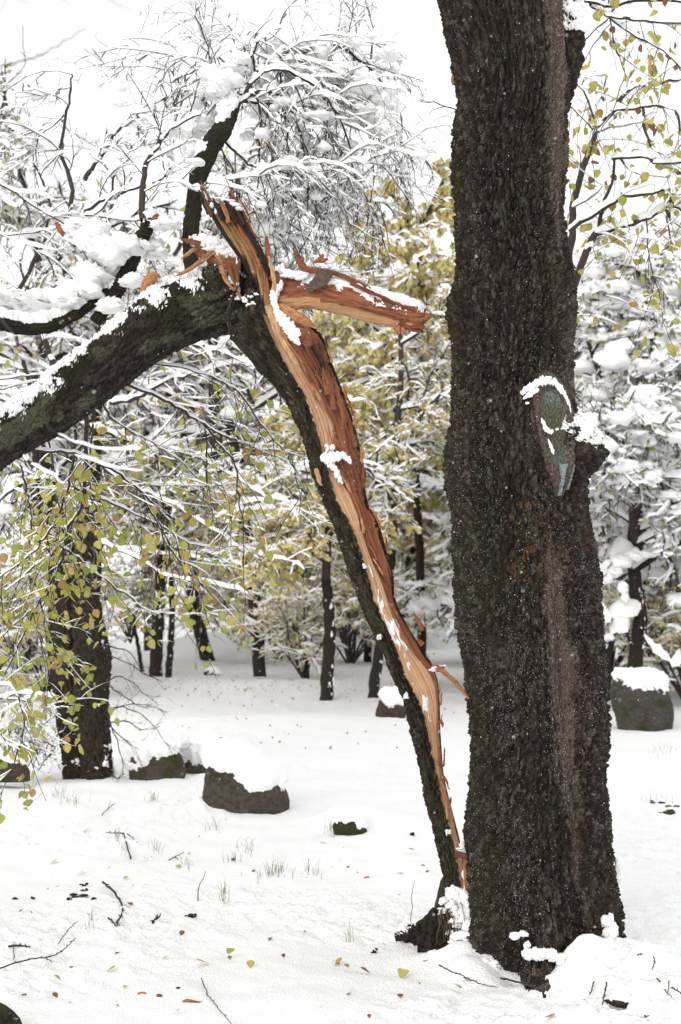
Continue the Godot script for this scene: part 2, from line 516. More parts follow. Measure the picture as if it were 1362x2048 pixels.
func build_trunk() -> Node3D:
	var base := at(1090, 1950, TRUNK_D)
	base.y = 0.0
	var o := thing("big_tree", "large dark mossy tree trunk, wet rough bark, filling the right side", "tree", base)
	var ths := PackedFloat32Array()
	for k in 290: ths.append(lerpf(-1.85, 1.85, k / 289.0))
	for k in 44: ths.append(lerpf(1.85, TAU - 1.85, (k + 1) / 45.0))
	var nu := ths.size()
	var nv := 800
	var P := PackedVector3Array()
	var C := PackedColorArray()
	var UV := PackedVector2Array()
	for j in nv:
		var py := lerpf(-150.0, 2050.0, float(j) / (nv - 1))
		var l := table(trunk_rows, py, 1)
		var r := table(trunk_rows, py, 2)
		var c := at((l + r) * 0.5, py, TRUNK_D)
		var R := (r - l) * 0.5 * TRUNK_D / F
		for i in nu:
			var th := ths[i] if ths[i] <= PI else ths[i] - TAU
			var out := Vector3(sin(th), 0, cos(th))
			var u := th * 0.33
			var v := c.y
			var px := (l + r) * 0.5 + sin(th) * (r - l) * 0.5
			var lobe: float = 0.018 * nz.warp.get_noise_2d(u * 2.4, v * 0.7)
			if py > 1000: lobe -= 0.035 * exp(-pow((px - lerpf(1085, 1150, (py - 1060) / 700.0)) / 16.0, 2.0)) * smoothstep(1000, 1120, py)
			var f := flare(th, maxf(v, 0.0))
			var wide := 0.023 if py > 260 else lerpf(0.030, 0.023, clampf((py + 150) / 410.0, 0, 1))
			var strip := maxf(in_strip(strip_hi, px, py), in_strip(strip_lo, px, py)) if absf(th) < 1.6 else 0.0
			var h := bark(u + 0.02 * f, v, lerpf(wide, 0.028, strip), lerpf(0.058, 0.15, strip) if py > 260 else 0.17, 0.0165 - 0.004 * strip)
			h += 0.006 * strip + 0.011 * nz.fine.get_noise_2d(u * 13.0 + 40.0, v * 1.1) + 0.012 * nz.warp.get_noise_2d(u * 6.0, v * 2.0)
			if cos(th) > 0.2:
				var q := scar_at(px, py)
				var k := q.length()
				if k < 1.0: h = lerpf(h * 0.3 - 0.035, h * 0.3, smoothstep(0.55, 1.0, k))
				elif k < 1.5: h = lerpf(0.004, h, smoothstep(1.05, 1.5, k)) + 0.012 * (1.0 - smoothstep(1.0, 1.5, k))
			var p: Vector3 = c + Vector3(out.x * R, 0, out.z * R * 0.95) + out * (lobe + f + h - 0.021)
			if f > 0.01: p.y -= 0.0
			P.append(p)
			C.append(trunk_color(px, py, th, u, v, 0.0))
			UV.append(Vector2(u, v))
	put(grid(P, nu, nv, true, C, UV), "trunk", M.bark, o)
	# the pruning scar: a callus ring round a sunken grey-green face with pale blue paint run down below it
	var sn := 110
	var sm := 44
	var SP := PackedVector3Array()
	var SC := PackedColorArray()
	var SU := PackedVector2Array()
	for j in sm:
		var k := 1.32 * j / (sm - 1)
		for i in sn:
			var a := TAU * i / sn
			var yy := sin(a) * k
			var py := 868.0 + yy * 92.0 * (1.0 if yy < 0 else 1.0 + 0.25 * maxf(0.0, k - 0.6))
			var px := 1095.0 + 0.10 * (py - 868.0) + cos(a) * k * (35.0 - 6.0 * yy)
			var l := table(trunk_rows, py, 1)
			var r := table(trunk_rows, py, 2)
			var th := asin(clampf((px - (l + r) * 0.5) / ((r - l) * 0.5), -0.98, 0.98))
			var p := trunk_point(py, th)
			var out := Vector3(sin(th), 0, cos(th))
			var g: float = nz.fine.get_noise_2d(px * 0.9, py * 0.35)
			var g2: float = nz.fine.get_noise_2d(px * 0.25, py * 0.25)
			var ring := exp(-pow((k - 1.0) / 0.17, 2.0))
			var h := -0.012 + 0.034 * ring + 0.004 * g * (0.4 + ring)
			if k > 1.15: h -= (k - 1.15) * 0.12
			SP.append(p + out * h)
			var face := Color(0.24, 0.225, 0.17).lerp(Color(0.12, 0.122, 0.08), clampf(0.5 + g2 * 1.6, 0, 1)).lerp(Color(0.12, 0.075, 0.045), clampf(g * 1.2, 0, 0.7))
			face = face.lerp(Color(0.27, 0.35, 0.31), smoothstep(-0.38, -0.62, yy + 0.25 * g2 + 0.1 * g) * clampf(0.75 + g, 0, 1))
			face = face.lerp(Color(0.22, 0.30, 0.30), smoothstep(0.52, 0.72, yy + 0.2 * g2 + 0.15 * g) * 0.85)
			var rim := Color(0.14, 0.098, 0.08).lerp(Color(0.25, 0.195, 0.165), clampf(0.3 + g, 0, 1))
			SC.append(face.lerp(rim, smoothstep(0.74, 0.84, k + 0.06 * g2)))
			SU.append(Vector2(px * 0.0023, py * 0.0023))
	put(grid(SP, sn, sm, true, SC, SU, Vector3(0.2, 0, 1)), "pruning_scar", M.bark_plain, o)
	for drip in [[[1099, 940], [1113, 938], [1098, 966], [1107, 964], [1097, 1000], [1099, 1000]], [[1124, 940], [1127, 939], [1118, 964], [1121, 963], [1112, 988], [1113, 988]]]:
		var DP := PackedVector3Array()
		var DC := PackedColorArray()
		for j in 40:
			var t := j / 39.0
			var e := [Vector2(drip[0][0], drip[0][1]), Vector2(drip[2][0], drip[2][1]), Vector2(drip[4][0], drip[4][1])]
			var g := [Vector2(drip[1][0], drip[1][1]), Vector2(drip[3][0], drip[3][1]), Vector2(drip[5][0], drip[5][1])]
			var le: Vector2 = e[0].lerp(e[1], minf(t * 2, 1)).lerp(e[2], maxf(t * 2 - 1, 0))
			var re: Vector2 = g[0].lerp(g[1], minf(t * 2, 1)).lerp(g[2], maxf(t * 2 - 1, 0))
			for i in 8:
				var q := le.lerp(re, i / 7.0)
				q.x += 2.0 * nz.fine.get_noise_2d(q.y * 1.3, i * 9.0)
				var l := table(trunk_rows, q.y, 1)
				var r := table(trunk_rows, q.y, 2)
				var th := asin((q.x - (l + r) * 0.5) / ((r - l) * 0.5))
				DP.append(trunk_point(q.y, th) + Vector3(sin(th), 0, cos(th)) * (0.021 + (0.004 if i > 0 and i < 7 else -0.012) + 0.003 * nz.fine.get_noise_2d(q.x * 3.0, q.y)))
				DC.append(Color(0.25, 0.335, 0.34).lerp(Color(0.13, 0.175, 0.17), clampf(0.4 + 1.4 * nz.fine.get_noise_2d(q.x * 0.6, q.y * 0.12), 0, 1)))
		put(grid(DP, 8, 40, false, DC, PackedVector2Array(), Vector3(0.2, 0, 1)), "paint_drip", M.paint, o)
	# snow on the scar's upper lip and on its ledges
	var sb := Bucket.new()
	var on_trunk := func(x: float, y: float) -> Vector3:
		var l := table(trunk_rows, y, 1)
		var r := table(trunk_rows, y, 2)
		var th := asin(clampf((x - (l + r) * 0.5) / ((r - l) * 0.5), -0.98, 0.98))
		return trunk_point(y, th) + Vector3(sin(th), 0, cos(th)) * 0.016
	var tk := TRUNK_D / F
	for line in [[[1026, 806, 4], [1036, 797, 7], [1050, 789, 9], [1064, 781, 10], [1080, 777, 10], [1094, 783, 8], [1106, 795, 6], [1115, 809, 4], [1122, 826, 2.5], [1124, 836, 1]], [[1030, 816, 2], [1040, 808, 6], [1050, 801, 6], [1060, 796, 3]], [[1063, 852, 2], [1067, 862, 4], [1073, 874, 6], [1081, 878, 5], [1085, 873, 1]], [[1090, 874, 2], [1094, 872, 3], [1097, 872, 1]], [[1101, 871, 1], [1104, 870, 2.5], [1107, 869, 1]], [[1075, 892, 1], [1079, 902, 3], [1083, 914, 3.5], [1086, 922, 1]], [[1126, 842, 2], [1133, 860, 3.5], [1140, 878, 3], [1147, 894, 2]], [[1034, 824, 3], [1041, 823, 2]]]:
		var rr := []
		for q in line: rr.append([on_trunk.call(q[0], q[1]), q[2] * tk * 0.78])
		ridge(sb, rr, Vector3(0.15, 0.1, 1).normalized(), 0.55)
	put(sb.mesh(), "snow_on_scar", M.snow, o, "stuff")
	# the burl below the scar and the swelling at the top right, each with its snow
	var burl_fn := func(_t: float, ph: float, q: Vector3, along: float, u: float) -> float:
		var h: float = bark(q.x * 1.3 + q.z, q.y, 0.018, 0.04, 0.014) - 0.006 + 0.012 * nz.warp.get_noise_3d(q.x * 12.0, q.y * 12.0, q.z * 12.0)
		tint = trunk_color(1150, 1300, 0.6, q.x * 2.0 + q.z, q.y, 0.0).lerp(Color(0.03, 0.036, 0.012), clampf(nz.moss.get_noise_3d(q.x * 9.0, q.y * 9.0, q.z * 9.0) * 1.2 - 0.1, 0, 0.6))
		return h
	var burl := edge_solid([[1120, 838, 1146, 842], [1112, 852, 1172, 856], [1106, 868, 1192, 876], [1102, 885, 1207, 893], [1102, 905, 1211, 908], [1104, 922, 1203, 926], [1108, 940, 1185, 946], [1116, 960, 1168, 962]], 6.22, 0.75, 70, 60, burl_fn)
	put(solid_mesh(burl), "burl", M.bark, o)
	put(snow_shell(burl.P, burl.nu, burl.nv, true, 0.5, 0.035, 7.0, func(q: Vector3, _n: Vector3) -> float: return -0.4 if q.y < at(0, 892 , 6.2).y else 0.15), "snow_on_burl", M.snow, o, "stuff")
	var swell := edge_solid([[1118, -30, 1140, -26], [1112, 0, 1154, 4], [1108, 40, 1162, 44], [1106, 90, 1164, 94], [1106, 140, 1157, 146], [1104, 180, 1145, 186], [1106, 225, 1130, 228]], 6.40, 0.9, 60, 90, burl_fn)
	put(solid_mesh(swell), "burl", M.bark, o)
	put(snow_shell(swell.P, swell.nu, swell.nv, true, 0.6, 0.03, 4.0, func(q: Vector3, _n: Vector3) -> float: return 0.75 if q.y > at(0, 70, 6.4).y else -0.6), "snow_on_burl", M.snow, o, "stuff")
	# snow grains caught in the bark
	var mm := MultiMesh.new()
	mm.transform_format = MultiMesh.TRANSFORM_3D
	mm.mesh = M.grain
	var spots: Array[Transform3D] = []
	while spots.size() < 24000:
		var j := rng.randi_range(60, nv - 30)
		var py := lerpf(-150.0, 2050.0, float(j) / (nv - 1))
		if rng.randf() > lerpf(0.25, 1.0, smoothstep(200, 1500, py)): continue
		var i := rng.randi_range(8, 281)
		var p := P[j * nu + i]
		if nz.snowpatch.get_noise_3d(p.x * 5.0, p.y * 2.2, p.z * 5.0) + 0.5 < rng.randf() * 0.9: continue
		var th := ths[i]
		var s := 0.22 + 0.5 * pow(rng.randf(), 3.0)
		spots.append(Transform3D(Basis.from_euler(Vector3(rng.randf() * 6.0, rng.randf() * 6.0, 0)).scaled(Vector3(s, s * 0.8, s)), p + Vector3(sin(th), 0.2, cos(th)) * 0.0016 - base))
	mm.instance_count = spots.size()
	for k in spots.size(): mm.set_instance_transform(k, spots[k])
	var gi := MultiMeshInstance3D.new()
	gi.multimesh = mm
	gi.name = "snow_grains"
	gi.material_override = M.flake
	gi.set_meta("kind", "stuff")
	o.add_child(gi)
	# snow banked on the roots
	var rb := Bucket.new()
	for s in [[1030, 1872, 14, 7, 5.99], [1046, 1869, 10, 6, 5.99], [1056, 1890, 7, 8, 5.97], [1060, 1912, 16, 12, 5.93], [1078, 1908, 16, 12, 5.93], [1096, 1914, 18, 12, 5.93], [1118, 1920, 18, 10, 5.93], [1136, 1922, 14, 9, 5.95], [1168, 1884, 13, 14, 5.99], [1174, 1900, 14, 14, 5.95], [1186, 1908, 16, 12, 5.93], [1216, 1848, 11, 16, 6.12], [1224, 1866, 14, 16, 6.1], [1212, 1886, 15, 14, 6.04], [1236, 1886, 16, 14, 6.1], [1231, 1764, 7, 26, 6.40], [1236, 1742, 5, 20, 6.42], [1198, 1900, 16, 12, 5.97]]:
		var k: float = s[4] / F
		for n in 3:
			heap(rb, at(s[0] + rng.randf_range(-0.6, 0.6) * s[2], s[1] + rng.randf_range(-0.4, 0.4) * s[3], s[4]), Vector3(s[2] * rng.randf_range(0.5, 0.95), s[3] * rng.randf_range(0.6, 1.0), minf(s[2], 16.0)) * k, 22, 14)
	put(rb.mesh(), "snow_on_roots", M.snow, o, "stuff")
	var chip := func(_t: float, ph: float, q: Vector3, _a: float, _u: float) -> float:
		tint = Color(0.55, 0.24, 0.11) * (0.9 + 0.4 * nz.fine.get_noise_3d(q.x * 60, q.y * 60, q.z * 60))
		return 0.003 * nz.fine.get_noise_3d(q.x * 60, q.y * 60, q.z * 60)
	put(solid_mesh(edge_solid([[908, 143, 920, 141], [903, 152, 922, 150], [902, 162, 922, 162], [905, 171, 920, 172]], 6.5, 0.7, 20, 12, chip)), "torn_chip", M.wood, o)
	var tb := Bucket.new()
	px_twig(tb, null, [912, 219, 890, 213, 865, 205, 840, 199], 6.5, 6.5, 1.4, 0.6, 0.0)
	px_twig(tb, null, [890, 213, 872, 218, 858, 230], 6.5, 6.5, 0.9, 0.5, 0.0)
	px_twig(tb, null, [880, 210, 866, 203, 850, 206, 836, 200], 6.5, 6.45, 0.9, 0.5, 0.0)
	put(tb.mesh(), "twig", M.twig, o)
	return o

# ------------------------------------------------------------------ the broken stem
# py, bark left, bark/wood border, tan/red border, right edge
var stem_rows := [[555, 486, 516, 536, 556], [600, 463, 524, 541, 560], [650, 453, 531, 572, 636], [700, 491, 554, 592, 658], [750, 532, 581, 614, 677], [800, 570, 612, 636, 695], [850, 596, 629, 660, 711], [900, 614, 643, 671, 722], [950, 627, 657, 680, 728], [1000, 647, 672, 709, 736], [1050, 668, 700, 723, 759], [1100, 685, 719, 738, 774], [1150, 701, 734, 759, 787], [1200, 719, 748, 776, 792], [1250, 741, 770, 797, 815], [1300, 765, 792, 824, 846], [1350, 785, 809, 862, 873], [1400, 809, 835, 872, 880], [1450, 820, 850, 872, 881], [1500, 833, 860, 876, 884], [1550, 844, 872, 882, 888], [1600, 852, 882, 890, 899], [1650, 866, 896, 904, 912], [1700, 877, 907, 916, 924], [1750, 889, 916, 924, 931], [1800, 898, 924, 930, 936], [1870, 902, 930, 934, 940]]

func stem_d(py: float) -> float:
	return lerpf(6.62, 6.9, clampf((py - 560) / 1250.0, 0, 1))

func build_broken() -> Node3D:
	var base := at(915, 1840, 6.9)
	base.y = 0.0
	var o := thing("broken_tree", "snapped tree stem with torn orange wood, its top bent over to the left", "tree", base)
	var nv := 560
	var nb := 84
	var nw := 96
	var BP := PackedVector3Array(); var BC := PackedColorArray(); var BU := PackedVector2Array()
	var WP := PackedVector3Array(); var WC := PackedColorArray(); var WU := PackedVector2Array()
	for j in nv:
		var py := lerpf(560, 1868, float(j) / (nv - 1))
		var d := stem_d(py)
		var k := d / F
		var c := at(table(stem_rows, py, 1), py, d)
		var xl := 0.0
		var xb := (table(stem_rows, py, 2) - table(stem_rows, py, 1)) * k
		var xm := (table(stem_rows, py, 3) - table(stem_rows, py, 1)) * k
		var xr := (table(stem_rows, py, 4) - table(stem_rows, py, 1)) * k
		var W := xr - xl
		var zb := 0.50 * xb + 0.10 * W
		var zr := -0.28 * W
		var v := c.y
		for i in nb:
			var s := float(i) / (nb - 1)
			var q: Vector2
			var u: float
			if s < 0.6:
				var a := (1.0 - s / 0.6) * PI * 0.5
				q = Vector2(xb * (1.0 - cos(a)), zb * sin(a))
				u = -s * 0.2
			else:
				var a := (s - 0.6) / 0.4 * PI * 0.5
				q = Vector2(xr * (1.0 - cos(a)), (zr - 0.1 * W) * sin(a))
				q.y += 0.1 * W * smoothstep(0.8, 1.0, s)
				u = -0.12 - (s - 0.6) * 0.5
			var out := Vector3(-1.0 + 1.1 * absf(s - 0.5) * 2.0, 0, 1.0 - 2.2 * s).normalized()
			if s < 0.05: out = Vector3(0.3, 0, 1).normalized()
			var h := bark(u, v + 7.0, 0.016, 0.06, 0.011) - 0.004
			h += 0.006 * smoothstep(0.12, 0.0, s) * (0.5 + nz.fine.get_noise_2d(v * 18.0, 3.0))
			if py < 700.0 and s < 0.6: h += 0.012 * nz.warp.get_noise_2d(u * 30.0, v * 5.0) - 0.03 * exp(-pow((s - 0.36) / 0.10, 2.0)) * smoothstep(720, 640, py) + 0.02 * exp(-pow((s - 0.55) / 0.06, 2.0)) * smoothstep(730, 650, py)
			BP.append(c + Vector3(q.x, 0, q.y) + out * h)
			var col := trunk_color(950, 700, -0.3, u * 1.4 + 3.0, v, 0.0)
			var lc: float = nz.lich.get_noise_2d(u * 9.0 + 20.0, v * 3.0)
			if s < 0.4 and lc > 0.1: col = col.lerp(Color(0.165, 0.17, 0.085), clampf((lc - 0.1) * 2.0, 0, 0.55))
			if py < 720: col = col.lerp(Color(0.052, 0.066, 0.016), clampf(0.3 - s + nz.moss.get_noise_2d(u * 9.0, v * 7.0), 0, 0.7))
			BC.append(col)
			BU.append(Vector2(u, v))
		for i in nw:
			var s := float(i) / (nw - 1)
			var t := s / 0.5 if s < 0.5 else (s - 0.5) / 0.5
			var q := Vector2(lerpf(xb, xm, t), lerpf(zb, zb * 0.62, t)) if s < 0.5 else Vector2(lerpf(xm, xr, t), lerpf(zb * 0.62, zr, t * t * 0.7 + t * 0.3))
			q.x -= 0.004 * (1.0 - s)
			var u := s * lerpf(0.16, (xr - xb) * 1.1, 0.4)
			var fib: float = nz.fine.get_noise_2d(u * 120.0, v * 3.2)
			var fib2: float = nz.fine.get_noise_2d(u * 42.0 + 30.0, v * 1.6 + 9.0)
			var crack: float = nz.plate.get_noise_2d((u + 0.01 * nz.warp.get_noise_2d(u * 4.0, v * 2.0)) / 0.022, v / 0.62) + 1.0
			var edge := smoothstep(0.0, 0.06, s)
			var red := smoothstep(0.44, 0.56, s + 0.10 * nz.warp.get_noise_2d(u * 20.0, v * 2.6) + 0.05 * fib2)
			if py > 1310: red *= 1.0 - 0.8 * smoothstep(1310, 1380, py)
			if py > 1250 and s > 0.62: red = maxf(red, 0.5 * smoothstep(0.62, 0.95, s + 0.12 * fib2))
			var h := edge * (0.003 * fib + lerpf(0.004, 0.010, red) * fib2 - lerpf(0.005, 0.020, red) * (1.0 - smoothstep(0.0, 0.13, crack)) - 0.012 * red)
			if py > 900 and py < 985 and s > 0.5: h += 0.028 * sin((py - 900) / 85.0 * PI) * smoothstep(0.5, 0.6, s) + 0.008 * nz.small.get_noise_2d(u * 9.0, v * 9.0)
			var out := Vector3(0.75, 0, 0.66)
			WP.append(c + Vector3(q.x, 0, q.y) + out * h)
			var tan_c := Color(0.96, 0.62, 0.39).lerp(Color(0.91, 0.48, 0.26), clampf(0.32 + 0.75 * fib2 + 0.45 * fib, 0, 1))
			var red_c := Color(0.60, 0.235, 0.125).lerp(Color(0.26, 0.085, 0.045), clampf(0.4 + 1.3 * fib2 + 0.6 * fib, 0, 1)).lerp(Color(0.56, 0.25, 0.12), clampf(fib * 1.3 - 0.25, 0, 0.6))
			var col := tan_c.lerp(red_c, red)
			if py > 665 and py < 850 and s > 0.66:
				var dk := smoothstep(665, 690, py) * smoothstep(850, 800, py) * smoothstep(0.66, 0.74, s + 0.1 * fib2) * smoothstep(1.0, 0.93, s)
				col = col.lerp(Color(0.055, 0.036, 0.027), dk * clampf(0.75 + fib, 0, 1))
			if py > 908 and py < 965 and s > 0.52: col = col.lerp(Color(0.22, 0.11, 0.062), clampf(0.55 + 1.2 * nz.small.get_noise_2d(u * 9.0, v * 9.0), 0, 0.8))
			if py < 640: col = col.lerp(Color(0.60, 0.26, 0.11), 0.5)
			WC.append(col)
			WU.append(Vector2(u, v))
	put(grid(BP, nb, nv, false, BC, BU, Vector3(-0.7, 0, 0.6)), "bark", M.bark, o)
	put(grid(WP, nw, nv, false, WC, WU, Vector3(0.75, 0, 0.66)), "torn_wood", M.wood, o)
	put(snow_shell(WP, nw, nv, false, 0.25, 0.008, 9.0, func(q: Vector3, _n: Vector3) -> float:
		var d := -q.z
		var py := 1024.0 - F * tan(atan2(q.y - EYE.y, d) - deg_to_rad(PITCH))
		var px := 681.0 + q.x / d * F
		var b := table(stem_rows, py, 2)
		var e := (px - b) / maxf(4.0, table(stem_rows, py, 3) - b)
		var w := -0.42 + 0.62 * smoothstep(1080, 1220, py) - 0.5 * smoothstep(1400, 1520, py) + 0.35 * smoothstep(1600, 1680, py)
		return w - 1.2 * absf(e - 0.38) + 0.2, 0.3), "snow_dusting", M.snow, o, "stuff")
	build_log(o)
	build_top(o)
	return o

func log_fn(t: float, ph: float, q: Vector3, along: float, u: float) -> float:
	var h := bark(u, along + 2.0, 0.015, 0.055, 0.010) - 0.004
	var up := sin(ph - PI * 0.5) * -1.0
	var g: float = nz.fine.get_noise_2d(u * 60.0, along * 30.0)
	tint = Color(0.05, 0.039, 0.031).lerp(Color(0.19, 0.148, 0.115), clampf(0.35 + 0.6 * nz.cellv.get_noise_2d(u / 0.018, along / 0.06) + 0.4 * g, 0, 1))
	var m: float = nz.moss.get_noise_2d(u * 2.6 + 5.0, along * 1.6)
	var top := cos(ph - PI)          # 1 on the upper edge
	var mossy := clampf((m * 1.1 + top * 0.75 + 0.05) * 2.2 + g, 0.0, 1.0)
	tint = tint.lerp(Color(0.060, 0.057, 0.016).lerp(Color(0.11, 0.11, 0.028), clampf(g * 1.5, 0, 1)), mossy * 0.68)
	h += mossy * 0.009 * (0.8 + nz.small.get_noise_2d(u * 5.0, along * 5.0))
	var l: float = nz.lich.get_noise_2d(u * 5.0, along * 2.0 + 4.0)
	if t > 0.68 and top < 0.25 and top > -0.75: l += 0.45
	if t < 0.22 and top < -0.3 and top > -0.8: l += 0.4
	if l > 0.38: tint = tint.lerp(Color(0.30, 0.315, 0.19), clampf((l - 0.38) * 2.6 + g * 0.6, 0.0, 0.8))
	return h

func build_log(o: Node3D) -> void:
	# edges: a = upper edge, b = lower edge, from the hinge to beyond the left border
	var rows := [[432, 520, 498, 648, 6.66], [415, 530, 470, 662, 6.66], [396, 548, 440, 668, 6.65], [372, 560, 400, 679, 6.63], [340, 576, 362, 694, 6.6], [300, 594, 322, 716, 6.56], [262, 622, 290, 738, 6.52], [222, 660, 252, 768, 6.46], [180, 694, 212, 800, 6.4], [130, 736, 165, 834, 6.32], [85, 772, 118, 866, 6.24], [40, 804, 70, 893, 6.16], [0, 830, 25, 920, 6.08], [-60, 868, -36, 960, 5.98], [-160, 930, -140, 1020, 5.8]]
	var s := edge_solid(rows, 6.6, 1.0, 150, 300, log_fn, false, true)
	var bent := put(solid_mesh(s), "bent_trunk", M.bark, o)
	put(snow_shell(s.P, s.nu, s.nv, true, 0.86, 0.03, 5.0, func(q: Vector3, n: Vector3) -> float:
		var px := 681.0 + q.x / 6.3 * F
		return (0.20 + 0.34 * clampf((190.0 - px) / 110.0, 0, 1)) if n.y > 0.35 else -0.7), "snow_on_trunk", M.snow, bent, "stuff")
	# the hinge: dark folded bark between the bent trunk and the standing stem
	var fold := func(t: float, ph: float, q: Vector3, along: float, u: float) -> float:
		var g: float = nz.fine.get_noise_2d(u * 40.0, along * 10.0)
		tint = Color(0.075, 0.055, 0.043).lerp(Color(0.23, 0.175, 0.14), clampf(0.3 + g, 0, 1)).lerp(Color(0.05, 0.058, 0.014), clampf(nz.moss.get_noise_2d(u * 8.0, along * 7.0) * 1.6, 0, 0.7))
		return 0.008 * g + 0.01 * nz.plate.get_noise_2d(u / 0.014, along / 0.2)
	put(solid_mesh(edge_solid([[472, 572, 480, 572], [462, 590, 472, 592], [455, 615, 466, 618], [453, 645, 465, 648], [457, 668, 472, 664], [468, 690, 486, 680], [488, 712, 506, 698], [512, 738, 528, 722], [530, 760, 540, 750]], 6.40, 1.3, 24, 90, fold)), "bark_lip", M.bark, o)
	put(solid_mesh(edge_solid([[474, 540, 522, 556], [470, 570, 524, 580], [468, 600, 528, 606], [470, 640, 536, 644], [484, 680, 548, 680]], 6.62, 0.7, 50, 60, fold)), "bark_fold", M.bark, o)
	put(solid_mesh(edge_solid([[470, 482, 486, 490], [470, 510, 502, 512], [470, 545, 512, 545], [474, 575, 524, 575], [478, 600, 530, 600]], 6.66, 0.8, 40, 60, fold)), "bark_fold", M.bark, o)
	# torn end of the bent trunk: brown-red broken wood above the bark
	var torn := func(t: float, ph: float, q: Vector3, along: float, u: float) -> float:
		var f1: float = nz.fine.get_noise_2d(u * 46.0, along * 12.0)
		var f2: float = nz.fine.get_noise_2d(u * 130.0, along * 16.0)
		tint = Color(0.66, 0.32, 0.165).lerp(Color(0.36, 0.135, 0.07), clampf(0.45 + f1 * 1.3 + f2 * 0.5, 0, 1)).lerp(Color(0.34, 0.18, 0.09), clampf(nz.warp.get_noise_2d(u * 9.0, along * 6.0), 0, 0.8))
		return 0.014 * f1 + 0.006 * f2
	var st := edge_solid([[384, 482, 386, 500], [398, 481, 400, 516], [418, 486, 418, 528], [440, 492, 440, 548], [458, 496, 455, 566], [472, 498, 470, 585], [480, 506, 478, 604]], 6.56, 0.8, 70, 90, torn)
	put(solid_mesh(st), "torn_end", M.wood, o)
	put(snow_shell(st.P, st.nu, st.nv, true, 0.55, 0.03, 6.0, func(_q: Vector3, _n: Vector3) -> float: return 0.45), "snow_on_torn_end", M.snow, o, "stuff")
	var a := Color(0.56, 0.27, 0.135)
	var r := Color(0.34, 0.125, 0.062)
	blade(o, "splinter", [[430, 500, 12], [405, 520, 10], [380, 538, 8], [352, 552, 3]], 6.5, 0.5, a)
	blade(o, "splinter", [[400, 490, 12], [385, 484, 9], [362, 480, 5]], 6.5, 0.4, r)
	blade(o, "splinter", [[396, 492, 9], [378, 506, 7], [362, 520, 3]], 6.52, 0.4, a)
	blade(o, "splinter", [[402, 476, 14], [388, 478, 10], [372, 486, 5]], 6.54, 0.5, r)
	blade(o, "splinter", [[440, 530, 10], [452, 560, 9], [470, 582, 4]], 6.47, 0.4, a)
	blade(o, "splinter", [[452, 516, 6], [462, 548, 6], [474, 580, 3]], 6.46, 0.4, r)
	blade(o, "splinter", [[436, 508, 12], [450, 530, 10], [464, 545, 5]], 6.5, 0.4, a)
	blade(o, "splinter", [[286, 590, 14, 6.75], [293, 572, 22, 6.75], [303, 556, 24, 6.75], [314, 550, 10, 6.75], [320, 556, 4, 6.75]], 6.75, 0.4, Color(0.72, 0.33, 0.16))
	blade(o, "splinter", [[476, 584, 5], [484, 598, 6], [492, 590, 3]], 6.45, 0.5, a)
	for q in [[436, 497, 26, 8], [420, 488, 18, 6], [452, 503, 20, 8], [446, 545, 8, 5], [462, 565, 7, 14], [456, 580, 10, 8], [470, 596, 10, 6]]:
		var sb := Bucket.new()
		var k := 6.5 / F
		clot(sb, at(q[0], q[1], 6.5), Vector3(q[2], q[3], minf(q[2], 12)) * k, 6)
		put(sb.mesh(), "snow_clump", M.snow, o, "stuff")
	for q in [[486, 596], [490, 602], [500, 594], [506, 606], [497, 610], [512, 588]]:
		var sb := Bucket.new()
		clot(sb, at(q[0], q[1], 6.4), Vector3(6, 3.5, 4) * (6.4 / F), 4)
		put(sb.mesh(), "snow_clump", M.snow, o, "stuff")

